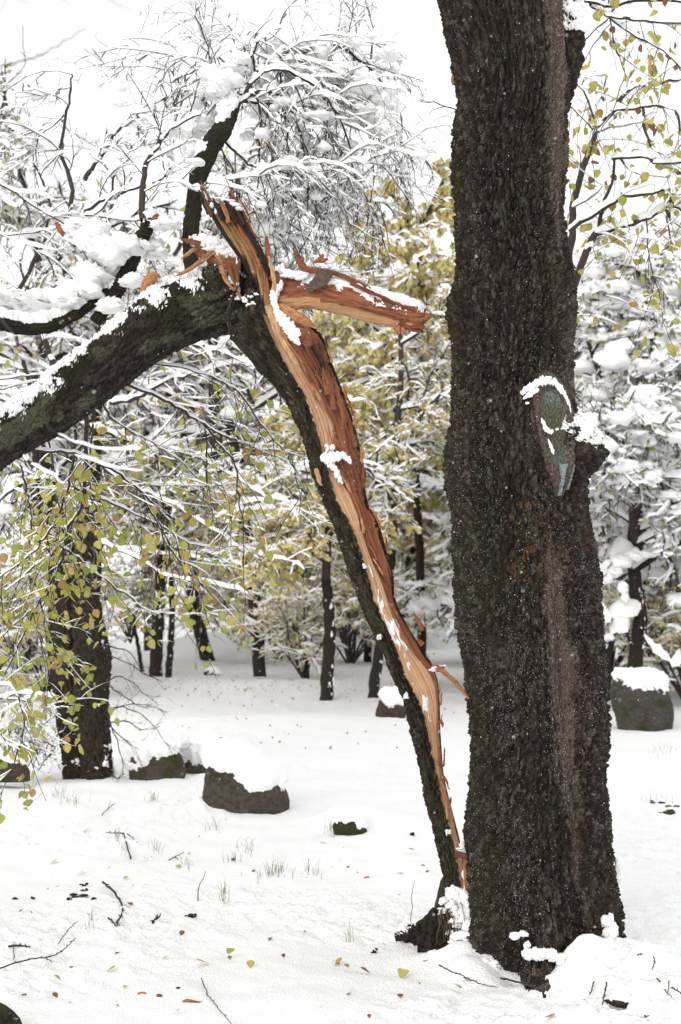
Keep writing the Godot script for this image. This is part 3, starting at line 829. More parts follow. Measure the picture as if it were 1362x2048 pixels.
func build_top(o: Node3D) -> void:
	var tanw := Color(0.86, 0.50, 0.27)
	var red := Color(0.36, 0.125, 0.06)
	var dark := Color(0.045, 0.032, 0.026)
	var ochre := Color(0.42, 0.245, 0.10)
	# the tall split spike: long strips of wood side by side, dark bark strips on both outsides
	var spike_fn := func(t: float, ph: float, q: Vector3, along: float, u: float) -> float:
		var f1: float = nz.fine.get_noise_2d(u * 55.0, along * 2.2)
		var f2: float = nz.fine.get_noise_2d(u * 150.0 + 7.0, along * 4.0)
		var x := 0.5 + 0.5 * cos(ph) + 0.09 * f1
		var wood := ochre.lerp(Color(0.60, 0.36, 0.17), clampf(0.3 + f1 + f2 * 0.6, 0, 1)).lerp(Color(0.72, 0.36, 0.17), smoothstep(0.55, 0.95, t) * 0.7)
		if x > 0.52: wood = Color(0.62, 0.26, 0.11).lerp(Color(0.38, 0.15, 0.07), clampf(0.4 + f2, 0, 1))
		var bandd := maxf(smoothstep(0.22, 0.12, x), smoothstep(0.66, 0.74, x) * smoothstep(0.97, 0.85, t))
		bandd = maxf(bandd, smoothstep(0.22, 0.08, t + 0.1 * f1) * 0.8)
		if sin(ph) < -0.15: bandd = 1.0
		tint = wood.lerp(dark * (1.0 + 0.5 * f2), bandd)
		var crack: float = nz.plate.get_noise_2d(u / 0.017, along / 0.4) + 1.0
		return 0.009 * f1 + 0.004 * f2 - 0.010 * (1.0 - smoothstep(0.0, 0.12, crack))
	put(solid_mesh(edge_solid([[410, 408, 470, 414], [426, 437, 496, 452], [448, 472, 518, 488], [466, 499, 533, 518], [483, 521, 543, 542], [501, 551, 550, 565], [514, 575, 554, 590], [522, 605, 556, 612], [530, 630, 560, 632]], 6.46, 0.55, 110, 170, spike_fn)), "split_spike", M.wood, o)
	var strips := [
		[[[418, 428, 9], [410, 410, 8], [404, 396, 6], [398, 380, 2]], 6.42, dark],
		[[[424, 434, 8], [414, 412, 7], [407, 392, 4], [401, 372, 1]], 6.40, Color(0.14, 0.07, 0.04)],
		[[[446, 440, 9], [438, 420, 8], [430, 406, 5], [425, 396, 1]], 6.40, dark],
		[[[458, 446, 9], [452, 424, 9], [444, 408, 7], [438, 398, 2]], 6.39, Color(0.5, 0.2, 0.09)],
		[[[472, 448, 10], [464, 426, 10], [456, 410, 8], [448, 401, 3]], 6.40, dark],
		[[[486, 452, 10], [478, 430, 10], [470, 414, 8], [462, 405, 3]], 6.42, Color(0.07, 0.045, 0.032)],
		[[[494, 462, 10], [487, 440, 9], [480, 424, 7], [474, 412, 2]], 6.44, dark],
		[[[512, 478, 6], [498, 450, 5], [482, 420, 4], [466, 390, 3], [450, 354, 1.2]], 6.45, red],
		[[[500, 454, 5], [486, 424, 4], [468, 396, 3], [455, 381, 1.2]], 6.48, Color(0.20, 0.08, 0.045)],
		[[[498, 432, 4], [486, 408, 3], [474, 392, 1]], 6.5, Color(0.42, 0.17, 0.09)],
		[[[436, 430, 6], [424, 408, 5], [410, 380, 3], [401, 360, 1]], 6.5, Color(0.30, 0.13, 0.07)],
		[[[540, 560, 6], [538, 530, 9], [535, 500, 10], [533, 472, 5]], 6.46, Color(0.46, 0.17, 0.085)],
		[[[545, 604, 9], [548, 566, 8], [543, 536, 6], [536, 512, 2]], 6.40, tanw],
		[[[505, 560, 5], [490, 530, 4], [478, 505, 3], [466, 492, 1]], 6.46, dark],
	]
	for s in strips:
		var pts: Array = s[0]
		blade(o, "split_strip", pts, s[1], 0.55, s[2], 40)
	var sb := Bucket.new()
	var k := 6.45 / F
	for q in [[452, 402, 16, 4], [468, 410, 12, 5], [434, 398, 8, 3], [478, 418, 9, 4], [424, 412, 5, 6], [432, 424, 4, 6], [443, 398, 8, 3], [552, 586, 6, 18], [548, 604, 7, 12]]:
		heap(sb, at(q[0], q[1], 6.42), Vector3(q[2], q[3], 9) * k, 16, 9)
	put(sb.mesh(), "snow_on_spike", M.snow, o, "stuff")
	# the torn limb thrown out to the right
	var limb_fn := func(t: float, ph: float, q: Vector3, along: float, u: float) -> float:
		var f1: float = nz.fine.get_noise_2d(u * 50.0, along * 4.0)
		var f2: float = nz.fine.get_noise_2d(u * 140.0, along * 6.0)
		var crack: float = nz.plate.get_noise_2d(u / 0.02, along / 0.3) + 1.0
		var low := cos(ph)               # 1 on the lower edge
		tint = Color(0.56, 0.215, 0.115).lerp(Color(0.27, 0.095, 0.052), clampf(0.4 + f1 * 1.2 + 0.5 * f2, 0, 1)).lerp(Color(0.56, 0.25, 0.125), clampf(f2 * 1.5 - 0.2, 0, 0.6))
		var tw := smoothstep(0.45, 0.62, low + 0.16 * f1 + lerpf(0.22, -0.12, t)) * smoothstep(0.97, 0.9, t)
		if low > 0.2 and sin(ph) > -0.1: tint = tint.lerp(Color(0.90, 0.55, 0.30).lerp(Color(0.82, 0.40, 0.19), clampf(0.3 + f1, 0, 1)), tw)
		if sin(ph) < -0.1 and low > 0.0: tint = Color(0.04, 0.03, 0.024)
		var h := 0.010 * f1 + 0.004 * f2 - 0.010 * (1.0 - smoothstep(0, 0.1, crack))
		return h * (1.0 - 0.6 * tw)
	var lr := [[546, 545, 540, 616, 6.52], [562, 548, 562, 622, 6.50], [590, 556, 590, 620, 6.48], [620, 558, 620, 616, 6.46], [655, 562, 650, 622, 6.45], [690, 570, 684, 630, 6.44], [730, 580, 720, 640, 6.43], [770, 592, 758, 648, 6.42], [805, 602, 796, 656, 6.41], [835, 612, 824, 662, 6.4], [852, 622, 842, 663, 6.4]]
	var ls := edge_solid(lr, 6.45, 0.75, 110, 190, limb_fn)
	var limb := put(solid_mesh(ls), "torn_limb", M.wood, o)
	put(snow_shell(ls.P, ls.nu, ls.nv, true, 0.80, 0.026, 6.0, func(q: Vector3, n: Vector3) -> float: return (0.36 if q.x > at(670, 0, 6.45).x else 0.16) if n.y > 0.3 else -0.6), "snow_on_limb", M.snow, limb, "stuff")
	blade(limb, "splinter", [[840, 640, 24], [852, 634, 18], [862, 632, 9], [870, 630, 2]], 6.38, 0.5, Color(0.50, 0.2, 0.1))
	blade(limb, "splinter", [[826, 646, 22], [842, 652, 14], [850, 656, 4]], 6.37, 0.5, red)
	blade(limb, "splinter", [[800, 640, 20], [826, 655, 16], [846, 664, 6]], 6.38, 0.5, Color(0.3, 0.11, 0.06))
	for q in [[790, 656], [799, 660], [806, 663], [795, 664]]:
		blade(limb, "splinter", [[q[0], q[1] - 10, 4], [q[0] - 1, q[1], 4], [q[0] + 1, q[1] + 8, 1.5]], 6.38, 0.6, Color(0.55, 0.22, 0.12))
	# a long strip peeled off the top of the limb, and ragged ends standing up
	blade(limb, "peeled_strip", [[598, 512, 5], [602, 530, 12], [616, 540, 12], [645, 542, 9], [680, 550, 9], [710, 562, 8], [735, 574, 6], [748, 578, 2]], 6.40, 0.6, red, 40)
	blade(limb, "splinter", [[604, 538, 10], [598, 522, 8], [590, 506, 5], [582, 494, 1.5]], 6.42, 0.5, Color(0.32, 0.11, 0.06))
	blade(limb, "splinter", [[627, 530, 9], [638, 520, 10], [647, 508, 5]], 6.43, 0.5, Color(0.5, 0.19, 0.10))
	blade(limb, "splinter", [[630, 528, 10], [645, 522, 9], [656, 518, 4]], 6.42, 0.5, Color(0.44, 0.16, 0.085))
	blade(limb, "splinter", [[606, 536, 12], [608, 548, 9], [612, 556, 4]], 6.41, 0.5, red)
	blade(limb, "splinter", [[556, 526, 10], [566, 534, 12], [574, 546, 10], [578, 556, 5]], 6.42, 0.5, Color(0.42, 0.16, 0.085))
	blade(limb, "splinter", [[545, 548, 22], [556, 560, 20], [572, 570, 12]], 6.43, 0.5, Color(0.34, 0.12, 0.062))
	blade(limb, "splinter", [[700, 566, 8], [740, 584, 7], [790, 606, 5], [830, 622, 3]], 6.36, 0.5, Color(0.30, 0.10, 0.055), 30)
	blade(limb, "splinter", [[640, 600, 9], [690, 604, 8], [750, 618, 6], [800, 634, 2]], 6.35, 0.4, Color(0.42, 0.16, 0.08), 30)
	blade(limb, "bark_flake", [[612, 580, 8], [628, 570, 20], [644, 558, 30], [656, 548, 22], [663, 543, 10]], 6.37, 0.22, Color(0.17, 0.125, 0.098), 18)
	var s2 := Bucket.new()
	for q in [[575, 548, 14, 8], [590, 552, 16, 9], [603, 548, 12, 8], [560, 536, 8, 7], [618, 580, 7, 4], [560, 572, 6, 12], [656, 534, 14, 5], [680, 540, 16, 4], [704, 550, 14, 4], [640, 531, 12, 5], [724, 560, 12, 4]]:
		clot(s2, at(q[0], q[1], 6.41), Vector3(q[2], q[3], 9) * (k * 1.1), 6)
	put(s2.mesh(), "snow_clump", M.snow, limb, "stuff")
	# shoulders of torn wood under the limb
	blade(o, "torn_shoulder", [[556, 612, 18], [580, 626, 22], [606, 640, 20], [624, 650, 10], [634, 656, 3]], 6.42, 0.5, Color(0.70, 0.33, 0.155), 30)
	blade(o, "torn_shoulder", [[552, 626, 16], [575, 650, 20], [600, 668, 26], [616, 684, 18], [622, 692, 5]], 6.44, 0.5, Color(0.44, 0.17, 0.085), 30)
	blade(o, "torn_shoulder", [[536, 610, 14], [546, 640, 14], [560, 672, 12], [586, 716, 8], [602, 744, 3]], 6.38, 0.5, tanw, 30)
	blade(o, "torn_shoulder", [[548, 640, 8], [566, 672, 8], [590, 706, 5], [606, 726, 2]], 6.38, 0.5, Color(0.56, 0.23, 0.11), 30)
	for q in [[[655, 790, 10], [652, 770, 11], [648, 748, 7], [645, 735, 2]], [[668, 820, 10], [664, 790, 11], [658, 760, 7], [652, 738, 3]], [[690, 860, 9], [684, 820, 10], [676, 785, 6], [670, 765, 2]]]:
		blade(o, "splinter", q, 6.5, 0.5, Color(0.36, 0.14, 0.075), 20)
	blade(o, "splinter", [[868, 1330, 8, 6.75], [886, 1343, 9, 6.6], [910, 1364, 8, 6.4], [938, 1397, 4, 6.2]], 6.6, 0.7, Color(0.58, 0.24, 0.125), 30)
	blade(o, "splinter", [[872, 1336, 14, 6.72], [880, 1338, 8, 6.65], [890, 1334, 3, 6.6]], 6.6, 0.7, Color(0.48, 0.2, 0.11), 16)
	for q in [[[846, 1290, 10], [840, 1284, 8], [836, 1276, 2]], [[880, 1440, 7], [884, 1446, 5], [886, 1455, 1]], [[884, 1548, 4], [892, 1562, 4], [899, 1580, 1]], [[882, 1556, 4], [888, 1572, 3], [892, 1590, 1]], [[878, 1494, 4], [881, 1504, 3], [882, 1514, 1]], [[846, 1262, 8], [836, 1240, 8], [826, 1226, 2]]]:
		blade(o, "splinter", q, stem_d(1400) - 0.02, 0.7, Color(0.5, 0.18, 0.09), 12)
	blade(o, "splinter", [[930, 1706, 6, 6.75], [931, 1740, 9, 6.72], [934, 1780, 7, 6.7], [935, 1800, 3, 6.7]], 6.7, 0.6, Color(0.66, 0.29, 0.13), 20)
	blade(o, "splinter", [[950, 1840, 8, 6.5], [954, 1815, 6, 6.5], [957, 1796, 1, 6.5]], 6.5, 0.6, Color(0.55, 0.13, 0.07), 14)
	blade(o, "broken_stub", [[908, 1708, 10, 6.72], [924, 1710, 12, 6.7], [940, 1712, 9, 6.66]], 6.7, 0.8, Color(0.22, 0.09, 0.05), 16)
	blade(o, "bare_patch", [[632, 936, 5], [635, 950, 8], [640, 966, 6], [644, 972, 2]], stem_d(950) - 0.085, 0.3, Color(0.72, 0.46, 0.30), 16)
	for n in 46:
		var py := rng.randf_range(690, 1640)
		var onedge := n % 2 == 0
		var x := table(stem_rows, py, 4) - rng.randf_range(-1, 5) if onedge else table(stem_rows, py, 3) + rng.randf_range(-6, 8)
		var L := rng.randf_range(14, 46)
		var x2 := table(stem_rows, py - L, 4 if onedge else 3) + rng.randf_range(0, 6) * (1.0 if onedge else 0.3)
		var w := rng.randf_range(1.6, 4.5)
		var d := stem_d(py) - (0.0 if onedge else 0.06)
		blade(o, "sliver", [[x, py, w], [lerpf(x, x2, 0.5) + 0.6, py - L * 0.55, w * 0.8], [x2, py - L, 0.5]], d, 0.6, [Color(0.80, 0.42, 0.22), Color(0.55, 0.22, 0.115), Color(0.38, 0.14, 0.075)][n % 3], 6)
	# snow caught on the torn face
	var s3 := Bucket.new()
	for line in [[[544, 580, 3], [547, 596, 7], [550, 612, 6], [558, 632, 10], [572, 648, 11], [588, 660, 8], [600, 672, 4]], [[568, 650, 5], [580, 666, 9], [592, 680, 6], [600, 690, 2]], [[640, 914, 4], [652, 915, 12], [668, 914, 11], [684, 911, 7], [696, 918, 5], [702, 928, 2]], [[654, 928, 5], [662, 930, 8], [672, 940, 4], [682, 962, 3], [686, 968, 1]]]:
		var rr := []
		for q in line: rr.append([at(q[0], q[1], 6.39 if q[1] < 700 else stem_d(q[1]) - 0.085), q[2] * k])
		ridge(s3, rr, Vector3(0.1, 0.25, 1).normalized(), 0.6)
	for q in [ [674, 950, 5, 8], [680, 960, 4, 7], [660, 896, 9, 6], [926, 1700, 14, 5], [930, 1690, 9, 8], [931, 1760, 6, 22], [932, 1790, 6, 14], [868, 1338, 10, 5], [884, 1334, 10, 4], [936, 1736, 6, 16], [812, 1392, 5, 6], [758, 1274, 4, 5], [730, 1132, 4, 5], [897, 1666, 5, 6]]:
		var d := stem_d(q[1]) - 0.085
		if q[1] < 700: d = 6.39
		if q[1] > 1600: d = 6.74
		clot(s3, at(q[0], q[1], d), Vector3(q[2], q[3], 6) * (k * 1.15), 7)
	put(s3.mesh(), "snow_clump", M.snow, o, "stuff")
	# the heaved root plate at the foot
	var root_fn := func(t: float, ph: float, q: Vector3, along: float, u: float) -> float:
		var h := bark(u, along, 0.014, 0.09, 0.012)
		var g: float = nz.fine.get_noise_2d(u * 50.0, along * 20.0)
		tint = Color(0.045, 0.033, 0.025).lerp(Color(0.11, 0.078, 0.05), clampf(0.3 + g, 0, 1)).lerp(Color(0.06, 0.06, 0.02), clampf(nz.moss.get_noise_2d(u * 7.0, along * 6.0) * 1.5, 0, 0.6))
		return h + 0.02 * nz.warp.get_noise_3d(q.x * 14, q.y * 14, q.z * 14)
	var rs := edge_solid([[788, 1868, 790, 1880, 6.72], [812, 1856, 812, 1884, 6.7], [840, 1846, 842, 1892, 6.66], [864, 1828, 868, 1898, 6.62], [884, 1808, 890, 1904, 6.6], [905, 1796, 915, 1908, 6.58], [930, 1800, 945, 1905, 6.56], [955, 1820, 975, 1900, 6.54], [985, 1850, 990, 1890, 6.5]], 6.6, 0.7, 70, 100, root_fn)
	put(solid_mesh(rs), "root", M.bark, o)
	put(snow_shell(rs.P, rs.nu, rs.nv, true, 0.5, 0.03, 5.0, func(q: Vector3, _n: Vector3) -> float: return 0.35 if q.x > at(885, 0, 6.6).x else -0.35), "snow_on_root", M.snow, o, "stuff")
	var rs2 := edge_solid([[834, 1880, 834, 1896, 6.5], [850, 1878, 852, 1906, 6.48], [880, 1880, 884, 1912, 6.44], [910, 1886, 912, 1918, 6.42], [936, 1892, 930, 1912, 6.42]], 6.5, 0.7, 40, 50, root_fn)
	put(solid_mesh(rs2), "root", M.bark, o)
	var s4 := Bucket.new()
	for q in [[892, 1806, 14, 9, 6.5], [905, 1814, 12, 10, 6.48], [916, 1828, 14, 10, 6.46], [926, 1816, 10, 10, 6.5], [935, 1840, 14, 12, 6.42], [918, 1848, 12, 8, 6.42], [944, 1858, 18, 14, 6.38], [930, 1878, 20, 12, 6.34], [955, 1876, 18, 12, 6.32], [965, 1850, 8, 8, 6.38], [940, 1822, 9, 10, 6.44], [970, 1896, 22, 12, 6.26], [905, 1842, 9, 6, 6.44], [900, 1866, 8, 5, 6.42], [946, 1900, 26, 12, 6.28], [884, 1822, 8, 6, 6.5], [912, 1880, 10, 6, 6.36], [876, 1908, 16, 7, 6.36], [905, 1916, 22, 8, 6.3], [975, 1930, 24, 10, 6.15]]:
		clot(s4, at(q[0], q[1], q[4]), Vector3(q[2] * 1.2, q[3] * 1.1, minf(q[2], 13)) * k, 6)
	put(s4.mesh(), "snow_on_root", M.snow, o, "stuff")
	var tb := Bucket.new()
	for n in 34:
		var x := rng.randf_range(868, 955)
		var y := rng.randf_range(1800, 1850)
		var e := rng.randf_range(-16, 16)
		px_twig(tb, null, [x, y, x + e * 0.6, y + rng.randf_range(14, 30), x + e, y + rng.randf_range(35, 70)], 6.5, 6.36, 0.9, 0.5, 0.0)
	put(tb.mesh(), "rootlets", M.rootlet, o, "stuff")

# ------------------------------------------------------------------ branches
# a branch along pixel points [x, y, x, y ...] from distance d0 to d1, radii in pixels
func px_curve(f: Array, d0: float, d1: float, wob := 1.0) -> PackedVector3Array:
	var n := f.size() / 2
	var pts := []
	for k in n:
		pts.append(at(f[2 * k], f[2 * k + 1], lerpf(d0, d1, float(k) / (n - 1))))
	var length := 0.0
	for k in n - 1: length += (pts[k] as Vector3).distance_to(pts[k + 1])
	var m := clampi(int(length / (0.006 * d0)) + 2, 4, 60)
	var c := smooth_curve(pts, m)
	for k in range(1, m - 1):
		c[k] += Vector3(rng.randf_range(-1, 1), rng.randf_range(-1, 1), rng.randf_range(-1, 1)) * (0.0009 * d0 * wob)
	return c

func px_twig(wood: Bucket, snow, f: Array, d0: float, d1: float, r0: float, r1: float, snow_amount: float, sides := 6) -> PackedVector3Array:
	var c := px_curve(f, d0, d1)
	tube(wood, c, r0 * d0 / F, r1 * d1 / F, sides, 0.16)
	if snow != null and snow_amount > 0.0:
		snow_line(snow, c, r0 * d0 / F, r1 * d1 / F, snow_amount, 7, 0.12, maxf(0.014, 0.45 * snow_amount))
	return c

func rnd_vec() -> Vector3:
	return Vector3(rng.randf_range(-1, 1), rng.randf_range(-1, 1), rng.randf_range(-1, 1))

# growth: g[lv] = {seg, len, wob, droop, kids, ang, start, snow, gap, sides, leaf, flat}
func grow(o: Dictionary, p: Vector3, dir: Vector3, length: float, r: float, lv: int, g: Array) -> void:
	var L: Dictionary = g[lv]
	var seg: int = L.seg
	var pts := PackedVector3Array([p])
	var d := dir
	for k in seg:
		d = (d + rnd_vec() * L.wob + Vector3(0, -L.droop, 0)).normalized()
		pts.append(pts[k] + d * (length / seg))
	var last := lv == g.size() - 1
	var rt := r * (0.5 if not last else 0.35)
	tube(o.wood, pts, r, rt, L.sides)
	if L.snow > 0.0: snow_line(o.snow, pts, r, rt, L.snow, L.get("ss", 4), L.gap)
	if L.get("clump", 0.0) > 0.0 and rng.randf() < L.clump:
		var q := pts[rng.randi_range(1, seg)]
		var s: float = rng.randf_range(0.5, 1.0) * L.size
		heap(o.snow, q + UP * s * 0.35, Vector3(s * rng.randf_range(0.8, 1.6), s * rng.randf_range(0.5, 0.9), s * rng.randf_range(0.8, 1.5)), 9, 6)
	if L.get("leaf", 0.0) > 0.0:
		var count := int(L.leaf + rng.randf())
		for k in count:
			var t := rng.randf_range(0.15, 1.0) * seg
			var i := mini(int(t), seg - 1)
			o.leaf.append([pts[i].lerp(pts[i + 1], t - i), rng.randf()])
	if not last:
		for k in int(L.kids):
			var t: float = (L.start + (1.0 - L.start) * (k + rng.randf()) / L.kids) * seg
			var i := mini(int(t), seg - 1)
			var q := pts[i].lerp(pts[i + 1], t - i)
			kid(o, q, (pts[i + 1] - pts[i]).normalized(), length * L.len * lerpf(1.1, 0.6, t / seg) * rng.randf_range(0.7, 1.25), r * lerpf(0.62, 0.42, t / seg), lv, g)

func kid(o: Dictionary, q: Vector3, d: Vector3, length: float, r: float, lv: int, g: Array) -> void:
	var L: Dictionary = g[lv]
	var ax := d.cross(rnd_vec()).normalized()
	var nd := d.rotated(ax, L.ang * rng.randf_range(0.7, 1.3))
	nd.y = nd.y * (1.0 - L.get("flat", 0.0)) + L.get("lift", 0.0)
	grow(o, q, nd.normalized(), length, maxf(r, L.get("rmin", 0.002)), lv + 1, g)

func bag() -> Dictionary:
	return {"wood": Bucket.new(), "snow": Bucket.new(), "leaf": []}

# far leaves: one folded diamond each
func leaf_bucket(list: Array, size: float, palette: Array) -> Bucket:
	var b := Bucket.new()
	for l in list:
		var p: Vector3 = l[0]
		var c: Color = palette[int(l[1] * 0.999 * palette.size())]
		c = c * rng.randf_range(0.8, 1.2)
		var a := (Vector3(0, -1, 0) + rnd_vec() * 0.7).normalized()
		var w := a.cross(rnd_vec()).normalized()
		var n := w.cross(a).normalized()
		var s := size * rng.randf_range(0.7, 1.25)
		var k := b.p.size()
		b.p.append_array([p, p + a * s * 0.5 + w * s * 0.4 + n * s * 0.12, p + a * s, p + a * s * 0.5 - w * s * 0.4 + n * s * 0.12])
		for i in 4:
			b.n.append(n)
			b.c.append(c)
		b.ix.append_array([k, k + 1, k + 2, k, k + 2, k + 3])
	return b

# near leaves: rounded blades with a fold and a curl, each a mesh of its own
func make_leaves() -> void:
	for c in [[0.36, 0.38, 0.085], [0.29, 0.34, 0.075], [0.46, 0.44, 0.13], [0.44, 0.38, 0.12], [0.48, 0.37, 0.10], [0.38, 0.25, 0.09], [0.20, 0.095, 0.045], [0.38, 0.42, 0.15]]:
		var b := Bucket.new()
		var curl := rng.randf_range(-0.25, 0.3)
		var fold := rng.randf_range(0.05, 0.3)
		var n := 9
		for i in n:
			var t := float(i) / (n - 1)
			var w := 0.46 * pow(sin(PI * pow(t, 0.72)), 0.8) * (1.0 + 0.05 * rng.randf_range(-1, 1)) if i > 0 and i < n - 1 else 0.012
			var z := curl * t * t
			for s in [-1, 0, 1]:
				b.p.append(Vector3(s * w, -t - 0.05, z + absf(s) * fold * w * 2.0))
				var k := Color(c[0], c[1], c[2])
				if s != 0: k = k * rng.randf_range(0.75, 1.1)
				else: k = k * 1.12
				b.c.append(k)
				b.n.append(Vector3(-s * fold * 1.6, 0.3 * curl * t, 1).normalized())
		for i in n - 1:
			for s in 2:
				var a := i * 3 + s
				b.ix.append_array([a, a + 1, a + 3, a + 1, a + 4, a + 3])
		leaf_meshes.append(b.mesh())

func near_leaves(list: Array, parent: Node3D, size: float, mix: Array, most := 290) -> void:
	var off := own_place(parent)
	var rest := Bucket.new()
	var order := list.duplicate()
	for k in order.size():
		var l: Array = order[k]
		var kind: int = mix[int(l[1] * 0.999 * mix.size())]
		var s := size * rng.randf_range(0.7, 1.2)
		var bs := Basis.from_euler(Vector3(rng.randf_range(-0.9, 0.9), rng.randf() * TAU, rng.randf_range(-0.7, 0.7))).scaled(Vector3(s, s, s))
		if k < most:
			var o := MeshInstance3D.new()
			o.mesh = leaf_meshes[kind]
			o.material_override = M.leaf
			o.name = "leaf"
			o.transform = Transform3D(bs, l[0] - off)
			parent.add_child(o, true)
		else:
			var src: Array = (leaf_meshes[kind] as ArrayMesh).surface_get_arrays(0)
			var base := rest.p.size()
			for i in (src[Mesh.ARRAY_VERTEX] as PackedVector3Array).size():
				rest.p.append(bs * (src[Mesh.ARRAY_VERTEX][i] as Vector3) + l[0])
				rest.n.append((bs * (src[Mesh.ARRAY_NORMAL][i] as Vector3)).normalized())
				rest.c.append(src[Mesh.ARRAY_COLOR][i])
			for i in src[Mesh.ARRAY_INDEX]: rest.ix.append(base + i)
	if rest.p.size() > 0: put(rest.mesh(), "leaves", M.leaf, parent, "stuff")

# side twigs along a branch
func sprout(o: Dictionary, c: PackedVector3Array, every: float, length: float, r: float, g: Array, from := 0.1) -> void:
	var total := 0.0
	for k in c.size() - 1: total += c[k].distance_to(c[k + 1])
	var n := maxi(1, int(total * (1.0 - from) / every))
	for k in n:
		var t := (from + (1.0 - from) * (k + rng.randf()) / n) * (c.size() - 1)
		var i := mini(int(t), c.size() - 2)
		kid(o, c[i].lerp(c[i + 1], t - i), (c[i + 1] - c[i]).normalized(), length * rng.randf_range(0.5, 1.4), r, 0, [{"ang": g[0].get("from_ang", 0.9), "flat": g[0].get("flat", 0.0), "lift": g[0].get("lift", 0.0), "rmin": 0.0015}] + g)

func build_hanging(o: Node3D) -> void:
	# branches that hang from the bent trunk, with their last leaves
	var lines := [
		[[172, 828, 173, 900, 173, 945, 163, 1016, 136, 1053, 126, 1099, 120, 1130, 80, 1201, 40, 1284, 10, 1350], 6.5, 7.6, 5.0, 1.2, 1.0],
		[[150, 860, 148, 911, 133, 982, 108, 1047, 65, 1105, 0, 1155, -30, 1170], 6.5, 7.3, 3.2, 1.4, 1.0],
		[[62, 898, 145, 906, 197, 926, 256, 960, 308, 1013, 330, 1081, 379, 1148, 410, 1198], 6.3, 7.4, 4.6, 0.8, 0.55],
		[[150, 975, 182, 988, 234, 1010, 287, 1034, 339, 1062, 376, 1084, 410, 1093, 470, 1100], 6.9, 7.6, 3.2, 0.8, 0.5],
		[[120, 1090, 172, 1130, 222, 1170, 262, 1195, 296, 1222, 360, 1228, 420, 1227], 7.0, 8.2, 2.6, 0.7, 0.5],
		[[240, 765, 320, 795, 375, 827, 420, 856, 466, 878, 491, 888, 546, 901, 610, 907], 6.5, 7.6, 4.6, 1.0, 0.25],
		[[270, 735, 304, 725, 382, 740, 433, 759, 472, 779, 498, 814, 524, 853, 562, 895, 582, 924, 598, 978, 598, 1027], 6.6, 7.4, 3.2, 0.7, 0.25],
		[[407, 849, 446, 898, 469, 930, 478, 995, 488, 1059, 486, 1133], 7.0, 7.5, 2.6, 0.7, 0.35],
		[[411, 846, 413, 900, 412, 962, 404, 1017], 7.0, 7.3, 2.0, 0.7, 0.4],
		[[200, 800, 222, 835, 260, 862, 304, 885, 353, 917, 385, 946, 411, 988], 6.6, 7.4, 2.4, 0.7, 0.5],
		[[256, 960, 320, 969, 420, 972, 478, 967], 6.9, 7.4, 2.2, 0.7, 0.4],
		[[197, 926, 240, 920, 320, 895, 407, 865], 6.8, 7.2, 2.2, 0.8, 0.4],
		[[256, 960, 285, 988, 320, 1059, 369, 1123, 394, 1162], 6.9, 7.5, 2.4, 0.8, 0.4],
		[[163, 1016, 130, 1080, 60, 1140, -10, 1200], 7.0, 7.5, 2.6, 1.0, 1.0],
		[[126, 1099, 100, 1180, 40, 1240, -20, 1290], 7.2, 7.7, 2.2, 0.9, 1.0],
		[[80, 1201, 92, 1260, 95, 1330, 96, 1400], 7.4, 7.7, 1.6, 0.7, 1.0],
		[[20, 1150, 60, 1240, 110, 1310, 160, 1370], 7.6, 7.9, 1.6, 0.7, 1.0],
		[[-30, 1380, 20, 1370, 50, 1440, 30, 1520, 0, 1590], 7.4, 7.2, 2.2, 0.7, 1.0],
		[[-30, 1420, 10, 1480, 40, 1500], 7.2, 7.2, 1.6, 0.7, 1.0],
		[[-30, 1395, 40, 1400, 100, 1420], 7.8, 8.0, 2.6, 0.9, 0.8],
		[[96, 880, 112, 960, 118, 1050, 108, 1160], 7.4, 8.6, 1.8, 0.7, 1.0], [[186, 850, 178, 960, 190, 1060, 182, 1180], 7.4, 8.6, 1.8, 0.7, 1.0], [[40, 930, 62, 1030, 58, 1140], 7.2, 8.2, 1.6, 0.7, 1.0], [[150, 900, 160, 980, 150, 1090], 8.0, 9.0, 1.6, 0.7, 1.0],
		[[-20, 760, 40, 752, 85, 748, 112, 744], 6.3, 6.5, 2.6, 1.6, 0.0],
		[[-20, 780, 40, 770, 100, 752], 6.3, 6.5, 2.2, 1.2, 0.0]]
	var g := [{"seg": 5, "len": 0.55, "wob": 0.22, "droop": 0.10, "kids": 3, "ang": 0.8, "start": 0.2, "snow": 0.006, "gap": 0.3, "sides": 4, "leaf": 0.9, "from_ang": 0.8, "rmin": 0.0012},
		{"seg": 4, "len": 0.5, "wob": 0.25, "droop": 0.08, "kids": 0, "ang": 0.8, "start": 0.2, "snow": 0.004, "gap": 0.4, "sides": 3, "leaf": 0.9}]
	var leaves := []
	for l in lines:
		var b := bag()
		var c := px_twig(b.wood, b.snow, l[0], l[1], l[2], l[3], l[4], 0.010 if l[5] > 0.9 else 0.007)
		var gg := g.duplicate(true)
		gg[0].leaf = 1.3 * l[5]
		gg[0].kids = 4
		gg[1].leaf = 0.9 * l[5]
		if l[5] > 0.0: sprout(b, c, 0.075, 0.34, 0.0024, gg, 0.12)
		var w := put(b.wood.mesh(), "hanging_branch", M.twig, o)
		put(b.snow.mesh(), "snow", M.snow, w, "stuff")
		leaves.append_array(b.leaf)
	near_leaves(leaves, o, 0.049, [0, 0, 1, 2, 2, 3, 4, 7, 0, 5])

